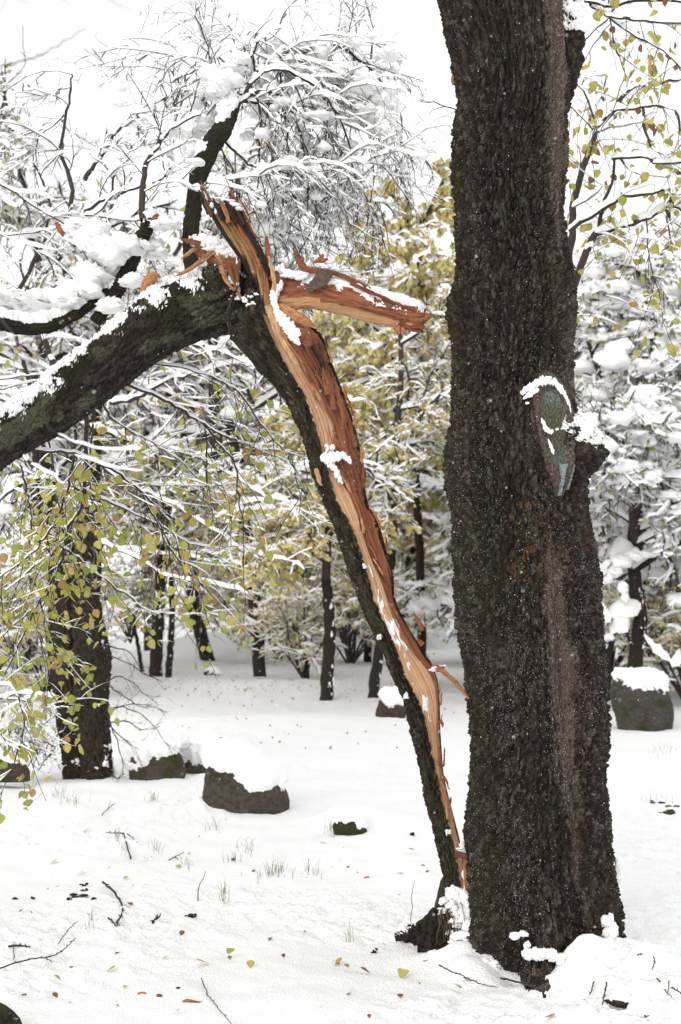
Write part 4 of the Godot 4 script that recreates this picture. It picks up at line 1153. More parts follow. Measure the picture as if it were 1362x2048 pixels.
func build_limb_tree() -> void:
	# the limbs rising behind the bent trunk into a snow-heaped weeping crown
	var o := thing("snow_laden_tree", "snow-heaped drooping tree crown with a dark mossy limb behind the broken stem", "tree", at(390, 560, 7.6))
	var g := [{"seg": 5, "len": 0.5, "wob": 0.24, "droop": 0.05, "kids": 5, "ang": 0.8, "start": 0.15, "snow": 0.017, "gap": 0.12, "sides": 4, "from_ang": 0.9, "ss": 5, "clump": 0.14, "size": 0.05, "rmin": 0.002},
		{"seg": 4, "len": 0.5, "wob": 0.28, "droop": 0.03, "kids": 3, "ang": 0.8, "start": 0.2, "snow": 0.014, "gap": 0.25, "sides": 3, "ss": 4, "clump": 0.05, "size": 0.04, "rmin": 0.0015},
		{"seg": 3, "len": 0.5, "wob": 0.3, "droop": 0.0, "kids": 0, "ang": 0.8, "start": 0.2, "snow": 0.008, "gap": 0.35, "sides": 3, "ss": 4}]
	var limb_fn := func(t: float, ph: float, q: Vector3, along: float, u: float) -> float:
		var gg: float = nz.fine.get_noise_2d(u * 40.0, along * 12.0)
		tint = Color(0.045, 0.034, 0.025).lerp(Color(0.10, 0.078, 0.055), clampf(0.35 + gg, 0, 1)).lerp(Color(0.055, 0.062, 0.016), clampf(nz.moss.get_noise_2d(u * 6.0, along * 4.0) * 1.8 + 0.1, 0, 0.75))
		return bark(u, along, 0.014, 0.06, 0.007)
	var limbs := [
		[[372, 560, 398, 562, 7.3], [368, 500, 394, 506, 7.4], [368, 455, 396, 458, 7.45], [374, 410, 402, 414, 7.5], [380, 355, 410, 362, 7.55], [390, 318, 424, 330, 7.6], [408, 280, 440, 296, 7.65], [430, 250, 460, 268, 7.7], [450, 222, 472, 236, 7.8], [464, 196, 480, 204, 7.9]],
		[[180, 640, 196, 652, 7.4], [215, 590, 234, 604, 7.4], [244, 535, 266, 548, 7.4], [262, 492, 284, 502, 7.4], [284, 450, 302, 464, 7.42], [302, 430, 316, 444, 7.45]],
		[[-60, 628, -60, 650, 7.2], [0, 634, 0, 658, 7.2], [50, 645, 52, 668, 7.25], [105, 640, 110, 660, 7.3], [150, 618, 158, 634, 7.35], [200, 585, 208, 600, 7.4], [240, 552, 250, 566, 7.45]]]
	for l in limbs:
		var s := edge_solid(l, 7.5, 1.0, 40, 90, limb_fn)
		var w := put(solid_mesh(s), "limb", M.bark, o)
		put(snow_shell(s.P, s.nu, s.nv, true, 0.75, 0.05, 5.0, func(q: Vector3, n: Vector3) -> float: return 0.5 if n.y > 0.8 else (0.0 if n.y > 0.3 else -0.6)), "snow", M.snow, w, "stuff")
	var lines := [
		[[287, 440, 284, 385, 290, 339, 308, 302, 327, 274, 348, 253, 401, 228], 7.4, 7.8, 7.0, 3.0],
		[[170, 421, 222, 392, 278, 373, 324, 358, 340, 336], 8.2, 8.0, 5.0, 2.0],
		[[222, 387, 228, 355, 253, 315, 268, 290, 300, 262], 8.1, 8.3, 2.6, 1.2],
		[[170, 360, 191, 327, 210, 302, 237, 259, 265, 228, 290, 213, 355, 185, 372, 180], 8.4, 8.8, 4.5, 1.2],
		[[139, 425, 145, 373, 123, 308, 123, 278, 136, 216, 143, 173, 143, 148], 8.4, 8.6, 5.0, 1.6],
		[[102, 413, 89, 370, 68, 327, 31, 296, -10, 280], 8.4, 8.6, 2.6, 1.0],
		[[364, 160, 327, 130, 293, 105, 247, 89, 228, 77], 8.6, 8.8, 2.0, 0.8],
		[[340, 270, 348, 234, 355, 197, 370, 166, 410, 123, 440, 118], 8.2, 8.8, 2.6, 1.0],
		[[-20, 360, 30, 385, 80, 420, 120, 440, 150, 470], 8.0, 8.2, 3.2, 2.0],
		[[-20, 470, 40, 470, 90, 460, 130, 450], 8.2, 8.3, 2.4, 1.6],
		[[30, 600, 60, 540, 90, 480, 95, 440], 8.4, 8.6, 5.0, 2.4],
		[[80, 505, 120, 530, 160, 575], 8.4, 8.4, 2.6, 1.4],
		[[200, 462, 230, 470, 250, 480], 7.8, 7.8, 2.0, 1.0],
		[[170, 430, 220, 435, 280, 440, 330, 430], 8.0, 8.0, 3.0, 1.6],
		[[143, 173, 110, 180, 80, 196, 62, 200], 8.6, 8.6, 1.4, 0.6],
		[[128, 230, 100, 255, 75, 280, 60, 300, 20, 320], 8.5, 8.5, 2.2, 0.8],
		[[123, 298, 90, 300, 60, 290, 30, 296], 8.5, 8.5, 2.0, 0.8],
		# the crown
		[[470, 210, 500, 165, 540, 120, 600, 100, 660, 120], 7.9, 8.6, 7.0, 3.0],
		[[475, 200, 530, 205, 600, 212, 660, 225, 720, 260], 7.9, 8.4, 5.0, 2.5],
		[[470, 212, 480, 170, 500, 120, 520, 80, 545, 60, 580, 50], 7.9, 8.3, 4.0, 1.0],
		[[600, 100, 670, 90, 720, 120, 770, 180, 790, 250], 8.4, 8.8, 4.0, 2.0],
		[[540, 120, 600, 150, 660, 165, 740, 200, 800, 280, 830, 330], 8.2, 8.8, 4.0, 1.6],
		[[480, 205, 520, 150, 570, 140, 640, 180, 690, 260, 710, 360], 7.9, 8.3, 4.5, 1.4],
		[[480, 205, 525, 180, 570, 200, 600, 260, 612, 340, 615, 420], 7.9, 8.2, 4.0, 1.4],
		[[476, 206, 510, 190, 520, 250, 520, 320, 515, 400], 7.9, 8.1, 3.4, 1.2],
		[[440, 270, 500, 330, 560, 345, 640, 340, 700, 325, 780, 330], 7.7, 8.3, 3.4, 1.2],
		[[430, 285, 450, 310, 470, 350, 480, 400], 7.7, 7.9, 2.2, 0.8],
		[[395, 372, 450, 358, 510, 350, 590, 330, 650, 328], 7.5, 8.0, 2.6, 0.8],
		[[470, 200, 440, 150, 430, 120, 470, 95, 520, 82], 8.0, 8.4, 2.2, 0.7],
		[[455, 225, 430, 170, 410, 140, 370, 150, 340, 165], 8.0, 8.4, 3.0, 1.0],
		[[660, 110, 700, 75, 730, 65, 750, 50], 8.6, 8.8, 1.2, 0.6],
		[[690, 90, 740, 85, 775, 100], 8.6, 8.8, 1.4, 0.8],
		[[560, 130, 570, 220, 575, 300, 570, 380], 8.1, 8.3, 2.4, 0.8],
		[[640, 170, 650, 260, 655, 340, 650, 440], 8.4, 8.5, 2.4, 0.8],
		[[740, 200, 748, 290, 745, 380, 730, 460], 8.6, 8.7, 2.2, 0.8],
		[[500, 480, 560, 440, 620, 420, 700, 440], 8.0, 8.6, 2.0, 0.8],
		[[420, 400, 480, 430, 540, 470, 600, 480], 7.9, 8.3, 2.0, 0.8],
		[[520, 420, 580, 400, 660, 390, 760, 400], 8.4, 8.8, 2.0, 0.8]]
	var made := 0
	for l in lines:
		var b := bag()
		var crown := made >= 17
		var c := px_twig(b.wood, b.snow, l[0], l[1], l[2], l[3], l[4], 0.026 if crown else 0.020)
		var gg := g.duplicate(true)
		if crown:
			gg[0].droop = 0.2
			gg[0].kids = 6
			gg[0].clump = 0.16
			gg[0].size = 0.06
			gg[0].snow = 0.019
			gg[1].droop = 0.16
			gg[1].snow = 0.013
			gg[1].clump = 0.04
			gg[1].kids = 4
			gg[2].snow = 0.009
			gg[2].droop = 0.10
		sprout(b, c, 0.075 if crown else 0.10, 0.42 if crown else 0.36, 0.004, gg, 0.1)
		var w := put(b.wood.mesh(), "branch", M.twig, o)
		put(b.snow.mesh(), "snow", M.snow, w, "stuff")
		made += 1
	var sb := Bucket.new()
	for q in [[190, 475, 40, 26], [225, 500, 55, 34], [180, 545, 50, 34], [215, 520, 42, 30], [160, 580, 44, 26], [60, 600, 60, 26], [10, 610, 50, 26], [120, 605, 44, 24], [150, 455, 26, 18], [255, 560, 26, 16], [205, 620, 32, 22], [330, 455, 30, 18], [300, 500, 32, 20], [390, 265, 26, 24], [415, 245, 20, 16], [380, 300, 20, 20], [345, 260, 24, 14], [445, 210, 18, 14],
		[460, 150, 36, 26], [440, 170, 24, 20], [505, 130, 26, 20], [560, 95, 34, 18], [610, 85, 30, 22], [640, 105, 36, 26], [690, 135, 36, 26], [730, 165, 34, 28], [765, 205, 30, 30], [750, 240, 34, 26], [700, 195, 36, 20], [660, 210, 34, 20], [600, 125, 30, 18], [580, 170, 30, 16], [640, 150, 30, 18], [530, 165, 24, 16], [520, 225, 26, 16], [605, 280, 17, 36], [600, 320, 14, 24], [560, 205, 26, 16], [770, 110, 26, 16], [740, 70, 14, 10], [705, 90, 16, 12], [832, 295, 22, 16], [806, 335, 14, 12], [770, 260, 24, 24], [780, 180, 20, 22], [680, 240, 30, 18], [480, 120, 22, 14], [430, 145, 26, 18], [720, 215, 38, 20], [560, 310, 20, 12], [500, 270, 18, 12], [650, 290, 18, 14], [700, 300, 18, 16]]:
		var d: float = 7.4 if q[1] > 440 else (8.4 if q[0] > 480 else 7.9)
		var k := d / F
		for n in 3:
			heap(sb, at(q[0] + rng.randf_range(-0.5, 0.5) * q[2], q[1] + rng.randf_range(-0.45, 0.45) * q[3], d + rng.randf_range(-0.12, 0.12)), Vector3(q[2] * rng.randf_range(0.5, 0.95), q[3] * rng.randf_range(0.5, 0.95), q[2] * 0.8) * k, 18, 11)
	put(sb.mesh(), "snow_heaps", M.snow, o, "stuff")
	blade(o, "splinter", [[112, 444, 4, 7.6], [118, 455, 10, 7.6], [124, 468, 7, 7.6], [126, 474, 2, 7.6]], 7.6, 0.4, Color(0.40, 0.15, 0.075))
	blade(o, "splinter", [[302, 448, 5, 7.38], [310, 436, 11, 7.38], [317, 428, 4, 7.38]], 7.4, 0.4, Color(0.36, 0.13, 0.065))

func build_right_tree() -> void:
	var o := thing("leafy_tree", "snowy branches with yellow-green leaves reaching out behind the big trunk's right edge", "tree", at(1150, 560, 8.6))
	var lines := [
		[[1120, 620, 1137, 514, 1145, 460, 1147, 415, 1162, 354, 1183, 287, 1195, 260, 1225, 224, 1262, 178, 1292, 170, 1362, 157, 1400, 150], 8.5, 8.8, 9.0, 3.0],
		[[1130, 620, 1153, 557, 1177, 502, 1195, 466, 1237, 457, 1292, 436, 1331, 417, 1362, 408, 1420, 400], 8.4, 8.4, 8.5, 4.0],
		[[1195, 466, 1204, 424, 1225, 357, 1231, 302], 8.4, 8.6, 5.0, 2.0],
		[[1138, 462, 1171, 436, 1225, 405, 1245, 388], 8.4, 8.3, 6.5, 4.0],
		[[1245, 390, 1292, 387, 1334, 378, 1343, 405, 1362, 420, 1400, 440], 8.3, 8.2, 5.0, 3.0],
		[[1225, 318, 1240, 314, 1292, 312, 1313, 327, 1362, 321, 1400, 310], 8.5, 8.3, 4.6, 3.2],
		[[1225, 222, 1262, 216, 1316, 209, 1352, 224, 1360, 262], 8.6, 8.4, 4.2, 2.2],
		[[1286, 218, 1292, 266, 1310, 300, 1340, 315], 8.5, 8.3, 3.4, 1.6],
		[[1150, -6, 1185, 6, 1225, 12, 1262, 3, 1362, 3, 1400, 6], 7.6, 7.4, 4.5, 3.2],
		[[1180, 8, 1219, 32, 1268, 39, 1346, 44, 1400, 40], 7.6, 7.4, 3.6, 2.4],
		[[1150, 105, 1168, 80, 1213, 39, 1236, 0, 1245, -30], 7.8, 7.6, 2.2, 1.4],
		[[1219, 34, 1268, 70, 1322, 100, 1362, 136, 1400, 160], 7.6, 7.5, 2.8, 1.6],
		[[1130, 160, 1140, 165, 1168, 182, 1183, 221, 1192, 258], 8.6, 8.6, 1.6, 2.4],
		[[1128, 205, 1140, 211, 1162, 233, 1186, 260], 8.6, 8.6, 1.2, 2.0],
		[[1219, 36, 1226, 80, 1240, 115, 1255, 163], 7.6, 7.8, 1.4, 0.8],
		[[1168, 182, 1166, 160, 1185, 152, 1215, 150], 8.6, 8.6, 1.3, 0.7],
		[[1195, 262, 1240, 250, 1290, 240], 8.6, 8.4, 1.8, 0.8],
		[[1231, 302, 1260, 340, 1300, 352, 1340, 350], 8.5, 8.3, 2.6, 1.2],
		[[1331, 417, 1345, 440, 1380, 460], 8.4, 8.3, 4.0, 2.0],
		[[1237, 457, 1270, 470, 1310, 480, 1340, 500], 8.3, 8.0, 1.8, 0.8],
		[[1292, 436, 1296, 490, 1306, 545, 1320, 600, 1325, 640], 8.2, 7.9, 1.6, 0.7],
		[[1331, 417, 1340, 480, 1352, 520, 1380, 560], 8.2, 7.9, 1.8, 0.8],
		[[1170, 500, 1185, 492, 1192, 520], 8.4, 8.3, 1.2, 0.6],
		[[1138, 640, 1152, 632, 1165, 628], 8.2, 8.2, 1.2, 0.8],
		[[1145, 415, 1180, 395, 1205, 372], 8.5, 8.4, 2.0, 1.0]]
	var g := [{"seg": 5, "len": 0.5, "wob": 0.24, "droop": 0.08, "kids": 3, "ang": 0.85, "start": 0.2, "snow": 0.008, "gap": 0.3, "sides": 4, "leaf": 0.75, "from_ang": 1.0, "rmin": 0.0013},
		{"seg": 4, "len": 0.5, "wob": 0.28, "droop": 0.10, "kids": 0, "ang": 0.8, "start": 0.2, "snow": 0.005, "gap": 0.4, "sides": 3, "leaf": 0.62}]
	var leaves := []
	for l in lines:
		var b := bag()
		var c := px_twig(b.wood, b.snow, l[0], l[1], l[2], l[3], l[4], 0.028, 7)
		sprout(b, c, 0.08, 0.34, 0.0026, g, 0.1)
		var w := put(b.wood.mesh(), "branch", M.twig_pale, o)
		put(b.snow.mesh(), "snow", M.snow, w, "stuff")
		leaves.append_array(b.leaf)
	for q in [[1150, 632], [1158, 636], [1146, 634], [1162, 630]]: leaves.append([at(q[0], q[1], 8.2), 0.15])
	near_leaves(leaves, o, 0.056, [2, 2, 3, 4, 0, 3, 5, 2, 6, 4])

func build_near_twigs() -> void:
	var o := thing("overhanging_branch", "thin bare blurred twigs hanging close to the lens at upper left", "branch", at(0, 250, 2.4))
	for l in [
		[[-30, 138, 30, 126, 60, 118, 110, 95, 140, 75, 175, 57], 2.4, 2.2, 3.4, 1.6], [[45, 50, 45, 75, 50, 115, 48, 133, 20, 165, -15, 200], 3.2, 3.2, 1.5, 2.0],
		[[20, -15, 40, -2, 58, 11], 1.6, 1.6, 2.6, 2.0], [[105, -12, 125, 0, 141, 10], 1.7, 1.7, 2.6, 1.6], [[205, -10, 235, 10, 276, 26], 1.6, 1.6, 2.8, 1.4], [[-6, 30, 8, 10, 14, -6], 2.4, 2.4, 1.4, 1.2],
		[[-20, 235, 0, 251, 59, 299, 80, 327, 133, 367, 179, 385], 2.2, 2.0, 3.0, 1.4], [[-20, 205, 18, 228, 62, 265, 102, 318, 148, 367, 172, 404], 2.0, 1.9, 2.6, 1.2],
		[[-20, 418, 0, 429, 55, 462, 108, 493, 148, 506, 216, 524], 1.6, 1.5, 3.6, 1.6], [[-20, 362, 40, 373, 92, 404, 148, 444], 2.0, 1.8, 2.2, 1.2],
		[[-10, 630, 10, 645, 40, 692, 75, 748, 82, 790, 95, 850, 106, 862], 2.6, 2.5, 2.0, 1.4], [[0, 240, 18, 228], 2.0, 2.0, 1.4, 1.0], [[50, 105, 75, 108, 88, 106], 2.9, 2.9, 1.0, 0.6], [[59, 299, 80, 292, 98, 286], 2.1, 2.1, 1.3, 0.6], [[92, 404, 100, 380, 112, 366], 1.9, 1.9, 1.2, 0.6],
		[[62, 928, 100, 948, 128, 968], 3.6, 3.6, 3.0, 2.4], [[116, 868, 160, 888, 240, 900, 282, 896], 3.4, 3.4, 1.6, 1.0], [[150, 910, 210, 930, 286, 941], 3.6, 3.6, 2.2, 1.0]]:
		var b := bag()
		px_twig(b.wood, b.snow, l[0], l[1], l[2], l[3] * 0.62, l[4] * 0.6, 0.0 if l[1] < 3.3 else 0.006, 7)
		var w := put(b.wood.mesh(), "twig", M.twig_blue, o)
		if b.snow.p.size() > 0: put(b.snow.mesh(), "snow", M.snow, w, "stuff")

# ------------------------------------------------------------------ trees farther off
var crowns := {}

func crown_proto(key: String, g: Array, length: float, r: float, leaf_size: float, palette: Array, stems := 1) -> void:
	var b := bag()
	for k in stems:
		var d := Vector3.UP if stems == 1 else (Vector3.UP + Vector3(sin(TAU * k / stems), 0, cos(TAU * k / stems)) * rng.randf_range(0.25, 0.7)).normalized()
		grow(b, Vector3(0, 0, 0), d, length * (1.0 if stems == 1 else rng.randf_range(0.7, 1.1)), r, 0, g)
	crowns[key] = {"wood": b.wood.mesh(), "snow": b.snow.mesh(), "leaf": leaf_bucket(b.leaf, leaf_size, palette).mesh(), "n": b.leaf.size()}

func make_crowns() -> void:
	var autumn := [Color(0.60, 0.53, 0.19), Color(0.52, 0.51, 0.18), Color(0.62, 0.48, 0.19), Color(0.55, 0.41, 0.21), Color(0.48, 0.49, 0.19), Color(0.50, 0.36, 0.22)]
	var yellow := [Color(0.68, 0.60, 0.24), Color(0.63, 0.56, 0.24), Color(0.66, 0.51, 0.25), Color(0.55, 0.53, 0.24)]
	var green := [Color(0.30, 0.36, 0.09), Color(0.40, 0.41, 0.11), Color(0.34, 0.32, 0.12), Color(0.44, 0.39, 0.12)]
	var rust := [Color(0.42, 0.27, 0.14), Color(0.50, 0.40, 0.13), Color(0.36, 0.26, 0.15)]
	var t := [{"seg": 8, "len": 0.62, "wob": 0.10, "droop": -0.04, "kids": 13, "ang": 1.0, "start": 0.02, "snow": 0.0, "gap": 0.2, "sides": 6, "lift": 0.05},
		{"seg": 9, "len": 0.46, "wob": 0.18, "droop": 0.05, "kids": 8, "ang": 0.85, "start": 0.10, "snow": 0.055, "gap": 0.02, "sides": 5, "flat": 0.25, "ss": 5, "clump": 0.35, "size": 0.15, "rmin": 0.0065},
		{"seg": 7, "len": 0.5, "wob": 0.24, "droop": 0.05, "kids": 8, "ang": 0.9, "start": 0.08, "snow": 0.038, "gap": 0.04, "sides": 4, "flat": 0.2, "ss": 4, "clump": 0.10, "size": 0.10, "leaf": 0.6, "rmin": 0.0034},
		{"seg": 5, "len": 0.5, "wob": 0.28, "droop": 0.05, "kids": 3, "ang": 0.8, "start": 0.2, "snow": 0.034, "gap": 0.03, "sides": 3, "leaf": 1.7, "rmin": 0.0018},
		{"seg": 3, "len": 0.5, "wob": 0.34, "droop": 0.04, "kids": 0, "ang": 0.8, "start": 0.2, "snow": 0.026, "gap": 0.04, "sides": 3, "leaf": 1.0, "ss": 3}]
	crown_proto("leafy", t, 4.6, 0.11, 0.105, autumn)
	var y := t.duplicate(true)
	y[2].leaf = 0.8
	y[3].leaf = 3.6
	y[4].leaf = 2.2
	y[1].droop = 0.10
	y[2].droop = 0.12
	y[3].droop = 0.14
	y[3].snow = 0.026
	crown_proto("weeping", y, 3.6, 0.09, 0.105, yellow)
	var s := t.duplicate(true)
	s[1].snow = 0.08
	s[2].snow = 0.055
	s[3].snow = 0.036
	s[4].snow = 0.024
	s[3].leaf = 0.5
	s[4].leaf = 0.3
	s[2].leaf = 0.0
	s[1].clump = 0.7
	s[1].size = 0.26
	s[2].clump = 0.3
	s[2].size = 0.16
	crown_proto("white", s, 5.0, 0.13, 0.085, autumn)
	var w := t.duplicate(true)
	w[1].snow = 0.12
	w[2].snow = 0.078
	w[3].snow = 0.052
	w[4].snow = 0.036
	w[2].kids = 10
	w[3].kids = 4
	w[1].clump = 0.8
	w[1].size = 0.3
	w[2].clump = 0.7
	w[2].size = 0.24
	w[3].clump = 0.16
	w[3].size = 0.11
	w[2].droop = 0.12
	w[1].kids = 12
	w[0].kids = 18
	w[3].leaf = 0.35
	w[4].leaf = 0.2
	crown_proto("heavy", w, 4.6, 0.12, 0.08, green)
	var b := [{"seg": 6, "len": 0.5, "wob": 0.16, "droop": 0.06, "kids": 8, "ang": 0.7, "start": 0.2, "snow": 0.03, "gap": 0.2, "sides": 5, "ss": 4, "rmin": 0.007, "clump": 0.2, "size": 0.1},
		{"seg": 5, "len": 0.5, "wob": 0.22, "droop": 0.08, "kids": 6, "ang": 0.8, "start": 0.15, "snow": 0.04, "gap": 0.12, "sides": 4, "ss": 4, "leaf": 1.5, "clump": 0.1, "size": 0.1, "rmin": 0.005},
		{"seg": 4, "len": 0.5, "wob": 0.26, "droop": 0.08, "kids": 4, "ang": 0.8, "start": 0.2, "snow": 0.026, "gap": 0.18, "sides": 3, "leaf": 1.6, "rmin": 0.0026},
		{"seg": 2, "len": 0.5, "wob": 0.3, "droop": 0.05, "kids": 0, "ang": 0.8, "start": 0.2, "snow": 0.018, "gap": 0.22, "sides": 3, "leaf": 0.8}]
	crown_proto("bush", b, 2.6, 0.025, 0.075, yellow + autumn, 12)
	var c := b.duplicate(true)
	c[1].leaf = 0.2
	c[2].leaf = 0.25
	c[3].leaf = 0.1
	c[0].snow = 0.05
	c[1].snow = 0.06
	c[2].snow = 0.04
	c[1].clump = 0.25
	crown_proto("white_bush", c, 2.6, 0.025, 0.07, rust, 13)

# a tree whose trunk follows pixel points at distance d, with a shared crown on it
func far_tree(called: String, label: String, f: Array, d: float, r0: float, key: String, up: float, size: Vector3, turn: float, group := "trees in the snowy background") -> void:
	var n := f.size() / 2
	var foot := at(f[0], f[1], d)
	foot.y = terrain(foot.x, foot.z)
	var o := thing(called, label, "shrub" if r0 <= 0.0 else "tree", foot, group)
	var top := foot
	if r0 > 0.0:
		var pts := [foot - UP * 0.25, foot]
		for k in range(1, n): pts.append(at(f[2 * k], f[2 * k + 1], d))
		top = pts[pts.size() - 1]
		var b := Bucket.new()
		var c := smooth_curve(pts, 26)
		for k in range(2, 25): c[k] += rnd_vec() * 0.012
		tube(b, c, r0 * d / F, r0 * 0.72 * d / F, 14, 0.09)
		put(b.mesh(), "trunk", M.trunk_far, o)
		var sb := Bucket.new()
		for k in 44:
			var q := c[rng.randi_range(2, 24)] + UP * rng.randf_range(-0.2, 0.2)
			var a := rng.randf_range(0.3, 2.4)
			var rr := r0 * 0.82 * d / F
			heap(sb, q + Vector3(sin(a) * rr, 0, cos(a) * rr), Vector3(rr * rng.randf_range(0.08, 0.24), rr * rng.randf_range(0.1, 0.6), rr * 0.2), 7, 5)
		put(sb.mesh(), "snow", M.snow, o, "stuff")
	var cr: Dictionary = crowns[key]
	var where := top - foot + UP * up
	for part in [["branches", cr.wood, M.twig_far, ""], ["snow_cover", cr.snow, M.snow, "stuff"], ["leaves", cr.leaf, M.leaf_far, "stuff"]]:
		if part[0] == "leaves" and cr.n == 0: continue
		var m := MeshInstance3D.new()
		m.mesh = part[1]
		m.material_override = part[2]
		m.name = part[0]
		m.transform = Transform3D(Basis(UP, turn).scaled(size), where)
		if part[3]: m.set_meta("kind", part[3])
		o.add_child(m, true)

func v3(a: float, b := -1.0) -> Vector3:
	return Vector3(a, a if b < 0.0 else b, a)

func build_background() -> void:
	make_crowns()
	# trees whose trunks show
	far_tree("yellow_tree", "slim forked tree with low yellow leaves left of the broken stem", [652, 1395, 655, 1330, 659, 1270, 657, 1210, 652, 1160], 23.0, 14, "weeping", 0.0, v3(0.92, 0.75), 0.3)
	far_tree("slim_tree", "slim tree with snow-spattered foot just behind the broken stem", [746, 1393, 755, 1320, 764, 1250, 775, 1180, 785, 1100], 23.2, 12, "leafy", 0.2, v3(0.75, 0.8), 1.3)
	far_tree("stout_tree", "stout upright trunk farthest left behind the hanging leaves", [312, 1345, 314, 1280, 318, 1220, 322, 1150, 324, 1080], 31.0, 14, "leafy", -0.1, v3(1.0), 2.2)
	far_tree("thin_tree", "thin brown tree close beside the stout upright trunk", [337, 1351, 341, 1290, 344, 1230, 342, 1150], 30.2, 7.5, "weeping", 0.1, v3(0.8, 0.7), 4.2)
	far_tree("leaning_tree", "dark tree leaning left on a small snow mound", [416, 1322, 402, 1270, 388, 1215, 384, 1150, 392, 1080], 36.0, 15, "leafy", 0.2, v3(1.15), 5.2)
	far_tree("bank_tree", "crooked dark tree on the snowy bank right of the torn stem", [874, 1280, 866, 1250, 854, 1215, 838, 1170], 47.0, 10, "white", 0.2, v3(1.2), 0.8)
	far_tree("dark_tree", "dark straight tree partly hidden behind the torn stem's red wood", [798, 1275, 808, 1220, 818, 1150, 826, 1080, 834, 1000], 36.0, 13, "leafy", 0.4, v3(1.1), 3.4)
	far_tree("sapling", "leaning bare sapling between the stout trunk and the left tree", [284, 1332, 276, 1290, 268, 1240, 262, 1180], 32.0, 4.5, "bush", -1.2, v3(0.8), 1.0)
	far_tree("sapling", "short dark sapling left of the forked yellow tree", [615, 1338, 610, 1300, 606, 1260], 29.0, 6.0, "bush", -1.0, v3(0.9), 2.0)
	# the snow-loaded trees on the right
	far_tree("snowy_tree", "snow-clad tree behind the grey boulder on the right", [1262, 1352, 1272, 1300, 1281, 1240, 1272, 1180, 1268, 1100, 1272, 1020, 1270, 960], 21.0, 16, "heavy", -1.2, v3(0.85), 0.4, "")
	var extra := Bucket.new()
	var esn := Bucket.new()
	for l in [[[1276, 1215, 1245, 1230, 1205, 1240, 1180, 1262], 11.0, 9.0], [[1268, 1140, 1300, 1120, 1330, 1100, 1362, 1085], 10.0, 5.0], [[1268, 1130, 1240, 1108, 1205, 1140, 1190, 1170], 6.0, 4.0], [[1215, 1390, 1218, 1320, 1228, 1270, 1246, 1262, 1262, 1290], 7.0, 3.0], [[1274, 1240, 1310, 1300, 1362, 1330], 3.0, 1.5]]:
		px_twig(extra, esn, l[0], 21.0, 20.4, l[1], l[2], 0.16, 8)
	for q in [[1244, 1124, 22, 16], [1270, 1112, 18, 14], [1228, 1145, 16, 12], [1246, 1178, 10, 14], [1210, 1160, 14, 12], [1300, 1108, 20, 9], [1250, 1196, 8, 12], [1216, 1275, 14, 8]]:
		heap(esn, at(q[0], q[1], 20.6), Vector3(q[2], q[3], q[2]) * (20.6 / F), 14, 9)
	var sn: Node = get_node("snowy_tree")
	put(extra.mesh(), "limb", M.trunk_far, sn)
	put(esn.mesh(), "snow_on_limb", M.snow, sn)
	far_tree("snowy_tree", "tall snow-loaded tree at the right edge with patches of yellow-green leaves", [1390, 1345, 1388, 1240, 1386, 1180], 24.0, 12, "heavy", -1.4, v3(1.15, 1.4), 2.0)
	far_tree("snowy_tree", "broad snow-buried tree right behind the burl of the big trunk", [1190, 1330, 1193, 1250, 1196, 1190], 26.0, 12, "heavy", -1.2, v3(1.2, 1.3), 4.4)
	far_tree("snowy_tree", "pale snow-buried tree rising highest on the right, far behind the burl", [1290, 1300, 1290, 1200, 1290, 1140], 34.0, 10, "heavy", -1.6, v3(1.5, 1.7), 1.1)
	far_tree("snowy_tree", "white far tree between the big trunk and the right edge", [1110, 1300, 1112, 1200, 1115, 1120], 36.0, 10, "heavy", -1.6, v3(1.4, 1.6), 3.0)
	far_tree("snowy_bush", "snowy bush with green leaves right of the grey boulder", [1380, 1372], 22.0, 0.0, "bush", -0.1, v3(1.0), 0.6)
	far_tree("snowy_bush", "snow-buried bush behind the grey boulder beside the big trunk", [1215, 1340], 28.0, 0.0, "white_bush", -0.1, v3(1.5), 3.6)
	far_tree("snowy_bush", "snow-buried bush under the right edge trees", [1330, 1310], 34.0, 0.0, "white_bush", -0.1, v3(1.6), 5.6)
	# the tall yellow tree between stem and trunk, and the thicket on the left
	far_tree("yellow_tree", "tall yellow-leaved tree seen between the torn limb and big trunk", [845, 1300, 840, 1120, 832, 960, 826, 800], 27.0, 10, "weeping", -1.0, v3(1.25, 1.3), 0.2)
	far_tree("yellow_tree", "golden far tree between the torn limb and the tall yellow tree", [735, 1290, 738, 1180, 742, 1080], 36.0, 9, "weeping", -0.6, v3(1.6, 1.75), 2.6)
	far_tree("snowy_tree", "white twiggy tree behind the bend of the broken stem", [520, 1300, 505, 1150, 480, 980, 462, 860, 440, 820], 30.0, 14, "white", -1.5, v3(1.25, 1.15), 3.3)
	far_tree("snowy_tree", "white twiggy tree behind the bent trunk's middle", [300, 1300, 296, 1140, 290, 980], 38.0, 13, "white", -0.9, v3(1.5, 1.4), 4.9)
	far_tree("snowy_tree", "white twiggy tree at the left edge above the bent trunk", [60, 1310, 70, 1130, 80, 960], 30.0, 15, "white", -0.9, v3(1.3, 1.35), 2.4)
	far_tree("snowy_tree", "white twiggy tree beyond the left edge", [-120, 1310, -110, 1130, -100, 960], 26.0, 16, "white", -0.7, v3(1.2, 1.3), 5.5)
	far_tree("snowy_tree", "faint far tree showing beside the big trunk's left edge", [930, 1280, 928, 1150, 925, 1010], 50.0, 11, "leafy", -0.7, v3(1.7, 1.5), 5.9)
